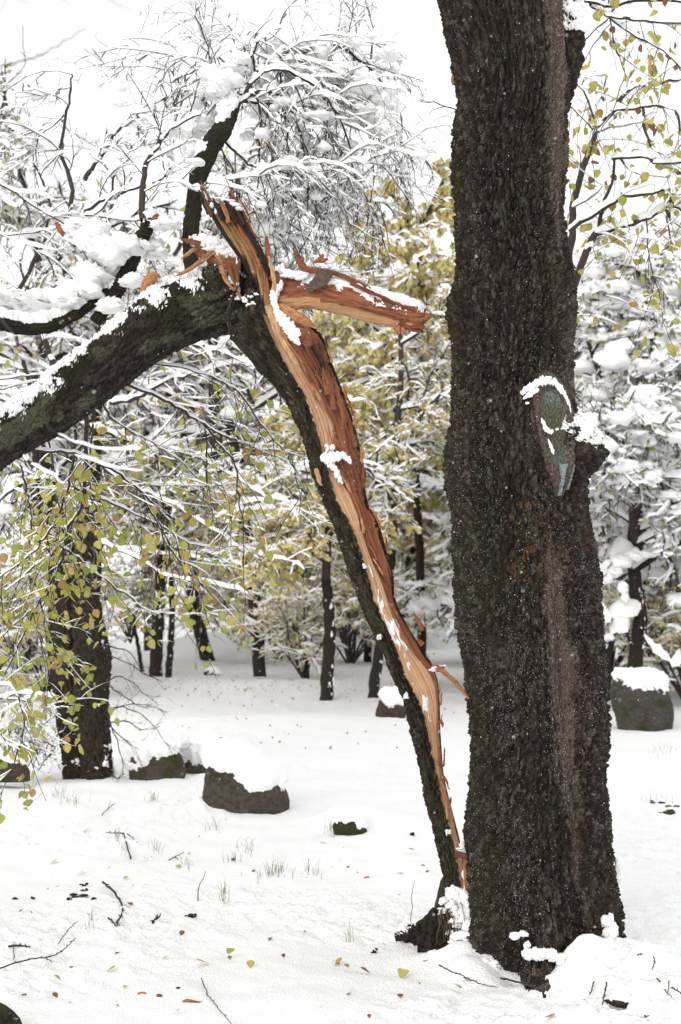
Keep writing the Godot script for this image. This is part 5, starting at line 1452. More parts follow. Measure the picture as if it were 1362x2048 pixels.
	for q in [[90, 1330, 24.0, "white_bush", 1.0, 1.5, "snowy bush left of the left tree's trunk"], [480, 1285, 42.0, "bush", 1.7, 3.5, "yellow bush on the bank in the middle distance"], [555, 1300, 36.0, "bush", 1.5, 4.5, "golden bush left of the short dark sapling"], [700, 1300, 34.0, "bush", 1.3, 5.5, "golden bush between the forked tree and the slim tree"], [770, 1285, 44.0, "white_bush", 1.7, 0.2, "white bush on the bank behind the torn stem"], [890, 1265, 52.0, "white_bush", 2.0, 1.2, "white bush on the bank beside the big trunk"], [640, 1275, 50.0, "bush", 2.0, 2.2, "faint golden bush behind the forked yellow tree"], [30, 1290, 42.0, "bush", 1.7, 3.2, "leafy bush at the far left edge"], [830, 1268, 56.0, "bush", 2.0, 0.9, "faint yellow bush on the bank by the crooked tree"], [-40, 1350, 22.0, "bush", 1.1, 1.9, "leafy bush cut by the left edge"]]:
		far_tree("bush", q[6], [q[0], q[1]], q[2], 0.0, q[3], -0.1, v3(q[4], q[4] * 0.9), q[5], "bushes in the snowy background")

func build_left_tree() -> void:
	var base := on_ground(178, 1556)
	var d := -base.z
	var o := thing("left_tree", "two-stemmed dark tree at left, snow patches on its foot, behind hanging leaves", "tree", base)
	var fn := func(t: float, ph: float, q: Vector3, along: float, u: float) -> float:
		var g: float = nz.fine.get_noise_2d(u * 34.0, along * 10.0)
		tint = Color(0.065, 0.046, 0.036).lerp(Color(0.17, 0.125, 0.095), clampf(0.35 + g, 0, 1)).lerp(Color(0.075, 0.072, 0.03), clampf(nz.moss.get_noise_2d(u * 4.0, along * 2.0), 0, 0.6))
		return bark(u, along, 0.03, 0.16, 0.02)
	var parts := [
		[[[66, 800, 73, 800], [80, 890, 92, 890], [90, 980, 112, 980], [98, 1090, 142, 1090], [102, 1200, 156, 1200], [102, 1300, 158, 1300], [110, 1380, 162, 1380], [120, 1450, 168, 1450], [130, 1530, 180, 1530], [128, 1575, 184, 1575]], d + 0.12],
		[[[196, 740, 203, 740], [190, 800, 200, 800], [182, 890, 197, 890], [168, 990, 196, 990], [153, 1090, 200, 1090], [148, 1200, 198, 1200], [150, 1280, 212, 1280], [152, 1320, 219, 1320], [152, 1390, 214, 1390], [158, 1450, 216, 1450], [166, 1530, 222, 1530], [162, 1580, 228, 1580]], d]]
	for p in parts:
		var s := edge_solid(p[0], p[1], 1.0, 64, 220, fn)
		var w := put(solid_mesh(s), "trunk", M.bark, o)
		put(snow_shell(s.P, s.nu, s.nv, true, 0.62, 0.03, 4.5, func(q: Vector3, n: Vector3) -> float: return -0.12 + 0.32 * smoothstep(0.5, 0.1, q.y) * (1.0 if n.x > -0.2 else 0.2) + (0.3 if n.x > 0.6 else 0.0)), "snow", M.snow, w, "stuff")
	var g := [{"seg": 6, "len": 0.5, "wob": 0.2, "droop": 0.06, "kids": 5, "ang": 0.8, "start": 0.15, "snow": 0.03, "gap": 0.2, "sides": 4, "leaf": 0.15, "from_ang": 0.9, "ss": 5, "clump": 0.1, "size": 0.08, "rmin": 0.003},
		{"seg": 4, "len": 0.5, "wob": 0.26, "droop": 0.06, "kids": 3, "ang": 0.8, "start": 0.2, "snow": 0.018, "gap": 0.25, "sides": 3, "leaf": 0.25, "rmin": 0.002},
		{"seg": 3, "len": 0.5, "wob": 0.3, "droop": 0.05, "kids": 0, "ang": 0.8, "start": 0.2, "snow": 0.010, "gap": 0.35, "sides": 3, "leaf": 0.2}]
	var lv := []
	for l in [[[170, 780, 240, 720, 330, 690, 430, 700, 520, 740], 8.0, 2.0], [[180, 800, 260, 800, 340, 760, 420, 740], 7.0, 2.0], [[180, 850, 260, 880, 350, 900, 450, 940, 540, 1000], 7.0, 1.6], [[170, 900, 240, 960, 330, 1000, 430, 1060, 520, 1120], 5.5, 1.4], [[120, 850, 60, 820, 0, 800, -60, 790], 7.0, 2.0], [[120, 950, 60, 960, 0, 1000, -50, 1040], 6.0, 1.8], [[120, 1080, 60, 1060, 0, 1100], 5.0, 1.4], [[190, 1080, 260, 1110, 330, 1150, 390, 1160], 4.0, 1.2], [[190, 760, 210, 640, 250, 560, 280, 500], 9.0, 2.0], [[120, 780, 90, 680, 60, 600, 40, 520], 8.0, 2.0], [[190, 740, 300, 640, 400, 600, 500, 600], 6.0, 1.6], [[110, 1395, 60, 1388, 0, 1392, -40, 1395], 4.0, 2.0], [[76, 830, 50, 740, 30, 660], 7.0, 2.0], [[90, 960, 30, 900, -20, 880], 5.0, 2.0]]:
		var b := bag()
		var c := px_twig(b.wood, b.snow, l[0], d, d - 0.8 + rng.randf() * 1.6, l[1], l[2], 0.022)
		sprout(b, c, 0.13, 0.7, 0.005, g, 0.12)
		var w := put(b.wood.mesh(), "branch", M.twig, o)
		put(b.snow.mesh(), "snow", M.snow, w, "stuff")
		lv.append_array(b.leaf)
	put(leaf_bucket(lv, 0.07, [Color(0.34, 0.36, 0.06), Color(0.40, 0.38, 0.07), Color(0.42, 0.30, 0.06), Color(0.26, 0.30, 0.05)]).mesh(), "leaves", M.leaf_far, o, "stuff")
	# bare twigs fanning out low on its right, and a dark tangle on its left
	var tb := bag()
	for l in [[215, 1310, 245, 1320, 285, 1345, 325, 1365], [212, 1360, 245, 1354, 280, 1380, 315, 1405], [212, 1370, 240, 1385, 270, 1410, 305, 1415], [208, 1425, 250, 1415, 300, 1440, 345, 1510], [212, 1430, 240, 1410, 290, 1410, 335, 1425], [210, 1440, 240, 1470, 265, 1490, 280, 1500], [205, 1290, 250, 1300, 275, 1325, 290, 1350], [214, 1430, 235, 1480, 245, 1530, 246, 1550], [215, 1545, 235, 1555, 250, 1548], [210, 1450, 250, 1440, 290, 1460, 320, 1452]]:
		var c := px_twig(tb.wood, tb.snow, l, d - 0.1, d - 0.5, 1.5, 0.5, 0.0)
		sprout(tb, c, 0.12, 0.22, 0.0022, [{"seg": 4, "len": 0.5, "wob": 0.2, "droop": 0.02, "kids": 2, "ang": 0.7, "start": 0.2, "snow": 0.0, "gap": 0, "sides": 3, "from_ang": 0.6, "rmin": 0.002}, {"seg": 3, "len": 0.5, "wob": 0.2, "droop": 0.0, "kids": 0, "ang": 0.7, "start": 0.2, "snow": 0.0, "gap": 0, "sides": 3}], 0.2)
	put(tb.wood.mesh(), "bare_twigs", M.twig, o, "stuff")
	var tg := thing("brushwood", "dark tangle of bare twigs left of the two-stemmed tree", "brushwood", on_ground(85, 1545))
	var bb := bag()
	for k in 46:
		var x := rng.randf_range(10, 120)
		var y := rng.randf_range(1430, 1530)
		var c := px_twig(bb.wood, bb.snow, [x, y + rng.randf_range(-20, 40), x + rng.randf_range(-30, 40), y - rng.randf_range(-10, 30), x + rng.randf_range(-60, 70), y + rng.randf_range(-40, 30)], d + rng.randf_range(-0.4, 0.5), d + rng.randf_range(-0.4, 0.5), 1.3, 0.6, 0.006)
		sprout(bb, c, 0.14, 0.25, 0.0024, [{"seg": 4, "len": 0.5, "wob": 0.25, "droop": 0.02, "kids": 0, "ang": 0.7, "start": 0.2, "snow": 0.006, "gap": 0.3, "sides": 3, "from_ang": 0.8}], 0.1)
	put(bb.wood.mesh(), "twigs", M.twig, tg, "stuff")
	put(bb.snow.mesh(), "snow", M.snow, tg)

# ------------------------------------------------------------------ rocks and small things
func rock(called: String, label: String, rows: Array, d: float, deep: float, color: Color, need: float, thick: float, bias: Callable, category := "rock", moss := 0.0) -> void:
	var sd := rng.randf() * 40.0
	var n := rows.size()
	var foot := at((rows[n - 1][0] + rows[n - 1][2]) * 0.5, rows[n - 1][1], d)
	var o := thing(called, label, category, foot)
	var k := d / F * 100.0
	var fn := func(t: float, ph: float, q: Vector3, along: float, u: float) -> float:
		var g: float = nz.small.get_noise_3d(q.x * 3.0 + sd, q.y * 3.0, q.z * 3.0)
		var h: float = nz.fine.get_noise_3d(q.x * 30.0 + sd, q.y * 30.0, q.z * 30.0)
		tint = color.lerp(color * 0.5, clampf(0.4 + g, 0, 1)).lerp(color * 1.5, clampf(h * 1.2 - 0.1, 0, 0.7))
		var m: float = nz.moss.get_noise_3d(q.x * 4.0 + sd, q.y * 4.0, q.z * 4.0) + 0.4 * h + moss
		tint = tint.lerp(Color(0.085, 0.092, 0.022), clampf(m * 2.2 - 0.4, 0, 0.85))
		return k * (0.05 * nz.warp.get_noise_3d(q.x * 2.6 + sd, q.y * 2.6, q.z * 2.6) + 0.012 * g + 0.006 * h)
	var s := edge_solid(rows, d, deep, 130, 100, fn, true, true, 0.85)
	put(solid_mesh(s), "stone", M.stone, o)
	if thick > 0.0: put(snow_shell(s.P, s.nu, s.nv, true, need, thick, 1.4, bias, 1.0, 8, 2.0), "snow_cap", M.snow, o, "stuff")

# snow above a line of the rock's face, its edge ragged
func cap_bias(q: Vector3, d: float, py: float) -> float:
	var y: float = at(0, py, d).y + 0.0042 * d * nz.warp.get_noise_3d(q.x * 9.0, q.y * 9.0, q.z * 9.0) + 0.0014 * d * nz.warp.get_noise_3d(q.x * 34.0, q.y * 34.0, q.z * 34.0)
	return clampf((q.y - y) / 0.05, -1.3, 0.9)

func build_rocks() -> void:
	var grey := Color(0.20, 0.168, 0.138)
	var d1 := -on_ground(490, 1612).z
	rock("rock", "sloping grey-brown rock under thick snow, nearest and rightmost of three", [[436, 1502, 452, 1499], [424, 1512, 484, 1511], [416, 1530, 520, 1533], [411, 1550, 550, 1556], [407, 1570, 570, 1574], [404, 1590, 576, 1594], [402, 1612, 577, 1614], [404, 1640, 574, 1642]], d1, 0.6, grey, 0.12, 0.10, func(q: Vector3, n: Vector3) -> float:
		return cap_bias(q, d1, table([[400, 1534], [425, 1532], [446, 1532], [470, 1536], [490, 1556], [505, 1576], [535, 1572], [575, 1566]], 681 + q.x / d1 * F, 1)))
	var d2 := -on_ground(320, 1556).z
	rock("rock", "dark mossy rock beside the left tree with a rounded snow hood", [[285, 1486, 320, 1484], [270, 1496, 345, 1494], [262, 1510, 360, 1506], [258, 1525, 367, 1522], [256, 1540, 369, 1538], [257, 1556, 368, 1554], [262, 1580, 366, 1580]], d2, 0.7, grey * 0.9, 0.2, 0.14, func(q: Vector3, n: Vector3) -> float: return cap_bias(q, d2, table([[255, 1541], [270, 1537], [300, 1532], [312, 1511], [340, 1505], [370, 1497]], 681 + q.x / d2 * F, 1)) - (0.9 if absf(681 + q.x / d2 * F - 278) < 11 and absf(q.y - at(0, 1521, d2).y) < 0.035 else 0.0), "rock", 0.1)
	var d3 := d2 + 0.5
	rock("rock", "small rock wedged between two larger snow-capped rocks", [[372, 1498, 420, 1496], [366, 1510, 428, 1508], [364, 1526, 430, 1524], [364, 1550, 430, 1548], [366, 1570, 430, 1570]], d3, 0.7, grey * 1.1, 0.15, 0.15, func(q: Vector3, n: Vector3) -> float: return cap_bias(q, d3, 1527.0))
	rock("rock", "small brown rock poking out of snow in the mid distance", [[768, 1388, 795, 1386], [760, 1396, 806, 1396], [756, 1408, 812, 1408], [752, 1420, 814, 1420], [754, 1440, 812, 1440]], 19.4, 0.7, Color(0.19, 0.13, 0.105), 0.2, 0.09, func(q: Vector3, n: Vector3) -> float: return cap_bias(q, 19.4, table([[752, 1380], [766, 1398], [778, 1414], [800, 1404], [814, 1400]], 681 + q.x / 19.4 * F, 1)))
	rock("boulder", "big grey boulder with a flat snow top at the right edge", [[1232, 1352, 1300, 1350], [1226, 1362, 1318, 1358], [1222, 1375, 1330, 1376], [1222, 1395, 1338, 1398], [1228, 1420, 1346, 1418], [1234, 1440, 1346, 1438], [1236, 1462, 1342, 1460]], 18.0, 0.8, Color(0.19, 0.172, 0.15), 0.35, 0.10, func(q: Vector3, n: Vector3) -> float: return cap_bias(q, 18.0, table([[1222, 1352], [1240, 1362], [1262, 1376], [1320, 1378], [1340, 1370]], 681 + q.x / 18.0 * F, 1)), "boulder", 0.05)
	var d4 := -on_ground(700, 1668).z
	rock("rock", "mossy stone peeping from a low snow mound in the middle", [[686, 1633, 704, 1631], [675, 1640, 722, 1641], [669, 1650, 733, 1654], [670, 1662, 737, 1666], [676, 1680, 730, 1682]], d4, 0.8, Color(0.10, 0.08, 0.05), 0.5, 0.05, func(q: Vector3, n: Vector3) -> float: return cap_bias(q, d4, table([[668, 1640], [690, 1640], [715, 1646], [738, 1652]], 681 + q.x / d4 * F, 1)), "rock", 0.35)
	rock("rock", "upright mossy stone standing behind the foot of the broken stem", [[890, 1748, 902, 1746], [882, 1762, 912, 1760], [877, 1780, 915, 1780], [873, 1805, 918, 1805], [869, 1835, 920, 1835]], 7.25, 0.7, Color(0.16, 0.15, 0.125), 0.7, 0.02, none, "rock", 0.12)
	rock("rock", "brown rock at the left edge under the leafy twigs", [[-20, 1506, 20, 1508], [-36, 1518, 46, 1520], [-40, 1535, 56, 1540], [-40, 1560, 58, 1562]], 12.0, 0.7, Color(0.2, 0.145, 0.11), 0.6, 0.03, func(q: Vector3, n: Vector3) -> float: return -0.2)
	rock("rock", "dark mossy lump at the bottom left corner", [[-40, 1996, -14, 2000], [-60, 2008, 12, 2014], [-60, 2024, 32, 2030], [-60, 2050, 44, 2052], [-60, 2100, 48, 2100]], -on_ground(10, 2060).z, 0.8, Color(0.03, 0.026, 0.02), 0.9, 0.02, func(_q: Vector3, _n: Vector3) -> float: return -0.1, "rock", 0.25)
	rock("rock", "low dark stone in snow below the leaning tree", [[416, 1338, 432, 1337], [411, 1343, 440, 1342], [410, 1350, 441, 1350]], 30.0, 0.7, Color(0.06, 0.05, 0.04), 0.5, 0.06, func(_q: Vector3, n: Vector3) -> float: return 0.3 if n.x > 0.0 else 0.0)
	# brown clods on the lawn by the right edge
	rock("rock", "flat brown clod in the snow at the right edge", [[1322, 1618, 1346, 1617], [1316, 1623, 1352, 1623], [1318, 1630, 1350, 1630]], -on_ground(1335, 1626).z, 0.7, Color(0.16, 0.12, 0.085), 0.9, 0.01, none, "clod")

func lay_twig(label: String, f: Array, r: float, lift := 0.012, branches := []) -> void:
	var p0 := on_ground(f[0], f[1])
	var o := thing("fallen_twig", label, "twig", p0)
	var b := Bucket.new()
	var all := [f] + branches
	for l in all:
		var pts := []
		for k in l.size() / 2:
			var q := on_ground(l[2 * k], l[2 * k + 1])
			pts.append(q + UP * (lift + rng.randf_range(-0.4, 0.4) * lift))
		var c := smooth_curve(pts, maxi(8, l.size() * 3))
		for k in c.size(): c[k] += rnd_vec() * 0.0022
		var rr := r * -p0.z / F * (1.0 if l == f else 0.7)
		tube(b, c, rr, rr * 0.6, 6, 0.2)
		for k in range(2, c.size() - 1, 3):       # buds
			var d := (rnd_vec() + UP * 0.6).normalized()
			tube(b, PackedVector3Array([c[k], c[k] + d * rr * 2.2, c[k] + d * rr * 3.6]), rr * 0.7, rr * 0.2, 4)
	put(b.mesh(), "wood", M.twig, o)

func stand_twig(label: String, f: Array, r: float, called := "weed_stalk", category := "stalk") -> void:
	var p0 := on_ground(f[0], f[1])
	var o := thing(called, label, category, p0)
	var b := Bucket.new()
	px_twig(b, null, f, -p0.z, -p0.z, r, r * 0.5, 0.0, 5)
	put(b.mesh(), "stem", M.twig, o)

func build_litter() -> void:
	lay_twig("dark knobbly crooked twig standing out of snow, left foreground", [205, 1772, 230, 1795, 245, 1820, 242, 1838, 236, 1850, 235, 1868], 2.2, 0.02, [[217, 1847, 228, 1856, 235, 1862], [235, 1864, 246, 1860]])
	lay_twig("long thin grey twig at the left edge, lower foreground", [-10, 1948, 50, 1927, 105, 1923, 130, 1906, 150, 1886], 1.6, 0.02, [[28, 1930, 27, 1900], [92, 1923, 104, 1935]])
	lay_twig("thin forked twig in the snow below the left tree", [262, 1722, 255, 1700, 247, 1675, 232, 1672, 212, 1671], 1.7, 0.016, [[255, 1670, 266, 1682, 275, 1690]])
	lay_twig("thin bare twig curving off the bottom edge", [404, 1965, 414, 1990, 430, 2016, 462, 2050], 1.2)
	lay_twig("short dark stick near the left edge foreground", [18, 1897, 38, 1894, 60, 1897], 2.4, 0.01)
	lay_twig("long thin twig with a red leaf before the root", [878, 1941, 900, 1953, 925, 1964, 960, 1975, 995, 1981], 1.4, 0.02)
	lay_twig("dark twig lying against the big trunk's front root", [1000, 1967, 1030, 1973, 1060, 1982, 1089, 1993], 2.2, 0.03)
	lay_twig("bent twig sticking up from the snow at right", [1275, 1938, 1302, 1926, 1309, 1945, 1304, 1965], 1.5, 0.04, [[1304, 1928, 1310, 1952]])
	lay_twig("drooping twig tip at the bottom right edge", [1312, 1986, 1340, 1990, 1352, 2004, 1366, 2016], 1.6, 0.04, [[1338, 1990, 1336, 2000], [1322, 1988, 1344, 2012]])
	lay_twig("short upright stick right of the front root", [1213, 1985, 1209, 2002, 1204, 2019], 1.8, 0.03)
	lay_twig("short thin stick between front root and right mound", [1188, 1974, 1183, 1988, 1179, 2000], 1.3, 0.02)
	lay_twig("small brown stick lying in the middle foreground", [305, 1848, 313, 1840, 320, 1834], 2.6, 0.008)
	lay_twig("tiny forked twig on the snow beside the grass tufts", [338, 1723, 350, 1716, 368, 1706], 1.2, 0.01, [[350, 1716, 356, 1722]])
	lay_twig("small forked twig below the rocks", [204, 1632, 215, 1622, 229, 1609], 1.0, 0.01, [[215, 1622, 222, 1604]])
	lay_twig("faint thin twig left of the knobbly twig's foot", [117, 1890, 135, 1868, 156, 1846], 1.1, 0.012)
	stand_twig("thin dry weed stalk left of the upright mossy stone", [822, 1856, 823, 1815, 827, 1775, 830, 1760], 0.8)
	stand_twig("thin bare stem upright in the snow below the rocks", [396, 1802, 398, 1775, 404, 1758, 411, 1742], 1.2)
	stand_twig("fine dry stalk right of the grass tufts", [617, 1742, 617, 1728, 616, 1715], 0.8)
	# leaves on the snow, each with a small dent of its own
	var known := [
		["yellow-green fallen leaf standing on edge near the left edge", 116, 1725, 0, 0.052], ["pale tan fallen leaf below the two-stemmed tree", 177, 1664, 3, 0.045], ["curled tan fallen leaf, left of two at the bottom", 232, 1943, 4, 0.05], ["big yellow-brown fallen leaf at bottom centre left", 392, 1931, 4, 0.06], ["yellow-brown fallen leaf left of the bright yellow one", 683, 1924, 4, 0.045], ["dark red curled leaf left of the bright yellow leaf", 720, 1946, 6, 0.05], ["bright yellow fallen leaf before the broken stem", 809, 1949, 2, 0.055], ["brown leaf near the bottom edge above the wood chip", 284, 1993, 5, 0.04], ["pale leaf on the snow by the long grey twig", 108, 1959, 3, 0.035], ["flat brown leaf above the dark soil patch", 158, 1749, 5, 0.045], ["red-brown leaf below the thin forked twig", 287, 1722, 6, 0.036], ["brown leaf beside the tall grass tuft", 467, 1722, 6, 0.032], ["olive leaf lying in a dent in the centre foreground", 465, 1906, 1, 0.045], ["pale green leaf left of the grass tuft", 351, 1738, 7, 0.045], ["pale tan leaf in the snow, centre foreground", 502, 1929, 3, 0.04], ["orange-red leaf at the bottom edge right of centre", 1110, 2041, 5, 0.045], ["red leaf caught on the long thin twig", 938, 1966, 6, 0.045], ["greenish leaf below the long thin twig", 910, 1979, 1, 0.04], ["curled brown leaf right of the mossy stone mound", 816, 1703, 5, 0.045], ["small brown leaf above the weed stalk", 797, 1752, 5, 0.04], ["large pale leaf right of the grass tufts", 641, 1692, 3, 0.06], ["yellow leaf on the near mossy mound's right side", 778, 1670, 4, 0.05], ["dark leaf right of the knobbly twig", 258, 1812, 6, 0.032], ["brown leaf at the left edge below the tree", 6, 1637, 5, 0.045]]
	for k in known:
		fallen_leaf(k[0], k[1], k[2], k[3], k[4], "")
	for k in 74:
		var x := rng.randf_range(10, 860)
		var y := rng.randf_range(1640, 2040)
		fallen_leaf("small dark fallen leaf half sunk in the foreground snow", x, y, [6, 6, 5, 6, 3][k % 5], rng.randf_range(0.013, 0.03), "small leaves scattered on the foreground snow")
	# leaf litter farther back
	var far_list := []
	for k in 230:
		var p := on_ground(rng.randfn(560, 190), rng.randfn(1372, 16)) if k < 150 else on_ground(rng.randf_range(250, 930), rng.randf_range(1330, 1500))
		far_list.append([p + UP * 0.03, rng.randf()])
	tag(put(leaf_bucket(far_list, 0.045, [Color(0.42, 0.36, 0.08), Color(0.34, 0.24, 0.09), Color(0.30, 0.30, 0.10)]).mesh(), "leaf_litter", M.leaf_far, self), "yellow leaves strewn over the snow under the forked tree", "leaf litter", "", "stuff")
	# grass blades
	var gb := Bucket.new()
	for t in [[540, 1752, 26, 30], [555, 1742, 14, 18], [115, 1592, 14, 22], [146, 1606, 16, 20], [312, 1702, 8, 12], [630, 1745, 10, 12], [462, 1722, 16, 14], [376, 1738, 8, 10], [235, 1680, 6, 18], [450, 1792, 8, 20], [305, 1600, 6, 20], [488, 1700, 20, 12], [430, 1660, 10, 14], [660, 1660, 10, 10], [1330, 1500, 22, 26], [1300, 1600, 26, 10], [720, 1380, 30, 14], [880, 1400, 26, 16], [500, 1380, 30, 12], [700, 1880, 6, 6], [180, 1850, 8, 10]]:
		for k in t[3]:
			var p := on_ground(t[0] + rng.randfn(0, t[2] * 0.8), t[1] + rng.randfn(0, 5))
			var h := rng.randf_range(0.03, 0.105)
			var lean := Vector3(rng.randf_range(-0.5, 0.5), 0, rng.randf_range(-0.5, 0.5))
			var w := rng.randf_range(0.0012, 0.0022)
			var c := [Color(0.13, 0.19, 0.05), Color(0.26, 0.26, 0.12), Color(0.30, 0.26, 0.14)][rng.randi() % 3] as Color
			var q := PackedVector3Array([p - UP * 0.02, p + UP * h * 0.5 + lean * h * 0.3, p + UP * h * 0.85 + lean * h * 0.9])
			var n0 := gb.p.size()
			tube(gb, q, w, w * 0.3, 3)
			for i in gb.p.size() - n0: gb.c.append(c)
	tag(put(gb.mesh(), "grass", M.grass, self), "thin grass blades poking through the snow", "grass", "", "stuff")
	# bare soil and clods
	var soil := func(t: float, ph: float, q: Vector3, along: float, u: float) -> float:
		var h: float = nz.fine.get_noise_3d(q.x * 60, q.y * 60, q.z * 60)
		tint = Color(0.06, 0.043, 0.031).lerp(Color(0.17, 0.115, 0.07), clampf(h + 0.2, 0, 1))
		return 0.011 * h
	for s in [["patch of dark bare soil and leaves at left foreground", [[128, 1775, 16, 4], [168, 1770, 10, 5], [155, 1793, 20, 6], [190, 1801, 8, 6], [170, 1780, 8, 5], [140, 1797, 6, 3]]], ["small dark soil spot at the left edge", [[24, 1801, 12, 5], [64, 1796, 5, 5], [33, 1798, 6, 4]]], ["dark hole with brown clod in the centre foreground", [[378, 1833, 9, 6], [394, 1830, 5, 4]]], ["frozen grey bark piece near the bottom edge", [[345, 1976, 22, 7], [360, 1982, 14, 8]]], ["dark soil showing under snow before the right mound", [[1238, 2006, 26, 8], [1225, 2002, 12, 6]]], ["dark clod at the bottom right under the twig tip", [[1294, 2030, 10, 8]]], ["dark clods along the low snow mound's front edge", [[776, 1669, 8, 6], [800, 1672, 4, 6], [826, 1672, 8, 7], [742, 1656, 4, 5]]], ["brown stain of soil on the lawn at right", [[1320, 1606, 20, 3], [1345, 1612, 14, 3], [1296, 1602, 10, 2]]], ["dark clod left of the broken stem's root", [[845, 1900, 6, 5], [750, 1902, 7, 5]]]]:
		var o := thing("soil_patch", s[0], "soil", on_ground(s[1][0][0], s[1][0][1]))
		for q in s[1]:
			var p := on_ground(q[0], q[1])
			for n in 4:
				var x: float = q[0] + rng.randf_range(-0.75, 0.75) * q[2]
				var y: float = q[1] + rng.randf_range(-0.7, 0.7) * q[3]
				var w: float = q[2] * rng.randf_range(0.22, 0.6)
				var h: float = q[3] * rng.randf_range(0.25, 0.7)
				put(solid_mesh(edge_solid([[x - w * 0.3, y - h, x + w * 0.5, y - h * 0.8], [x - w, y - h * 0.1, x + w * 0.9, y], [x - w * 0.7, y + h, x + w * 0.5, y + h * 0.8]], -p.z, 1.1, 16, 10, soil)), "clod", M.stone, o)
	blade(thing("wood_chip", "orange splinter of torn wood lying near the bottom edge", "wood chip", on_ground(385, 2003)), "chip", [[365, 2003, 4], [378, 2002, 7], [395, 2005, 7], [408, 2006, 4]], -on_ground(385, 2003).z, 0.6, Color(0.58, 0.24, 0.1))
	blade(thing("wood_chip", "pale pink wood chip on the snow left of the weed stalk", "wood chip", on_ground(735, 1756)), "chip", [[727, 1757, 3], [735, 1755, 5], [742, 1758, 3]], -on_ground(735, 1757).z, 0.5, Color(0.60, 0.33, 0.2))
	# snowflakes in the air
	var mm := MultiMesh.new()
	mm.transform_format = MultiMesh.TRANSFORM_3D
	mm.mesh = M.grain
	mm.instance_count = 5200
	for k in mm.instance_count:
		var d := rng.randf_range(2.6, 19.0)
		var s := rng.randf_range(0.4, 0.9)
		mm.set_instance_transform(k, Transform3D(Basis().scaled(Vector3(s, s, s)), Vector3(rng.randf_range(-0.34, 0.34) * d, rng.randf_range(0.05, 3.0 + 0.25 * d), -d)))
	var fl := MultiMeshInstance3D.new()
	fl.multimesh = mm
	fl.material_override = M.flake
	fl.name = "falling_snow"
	add_child(fl)
	tag(fl, "fine snowflakes falling through the air", "snowflakes", "", "stuff")

func fallen_leaf(label: String, x: float, y: float, kind: int, size: float, group: String) -> void:
	var p := on_ground(x, y)
	var o := MeshInstance3D.new()
	o.mesh = leaf_meshes[kind]
	o.material_override = M.leaf
	o.name = numbered("fallen_leaf")
	add_child(o)
	o.transform = Transform3D(Basis.from_euler(Vector3(-1.1 + rng.randf_range(-0.35, 0.35), rng.randf() * TAU, rng.randf_range(-0.3, 0.3))).scaled(Vector3(size, size, size)), p + UP * (0.014 + size * 0.18))
	tag(o, label, "leaf", group)

# ------------------------------------------------------------------ materials
func seamless(kind: int, freq: float, w: int, h: int, oct: int, sd: int) -> ImageTexture:
	var n := FastNoiseLite.new()
	n.noise_type = kind
	n.frequency = freq
	n.fractal_octaves = oct
	n.seed = sd
	var im := n.get_seamless_image(w, h)
	im.convert(Image.FORMAT_RGB8)
	return ImageTexture.create_from_image(im)

func lighten(t: ImageTexture, low: float) -> ImageTexture:      # a grain that multiplies: low .. 1
	var im := t.get_image()
	var data := im.get_data()
	for k in data.size(): data[k] = int(255.0 * low + data[k] * (1.0 - low))
	return ImageTexture.create_from_image(Image.create_from_data(im.get_width(), im.get_height(), false, Image.FORMAT_RGB8, data))

func mat(color: Color, rough: float) -> StandardMaterial3D:
	var m := StandardMaterial3D.new()
	m.albedo_color = color
	m.roughness = rough
	m.metallic_specular = 0.35
	return m

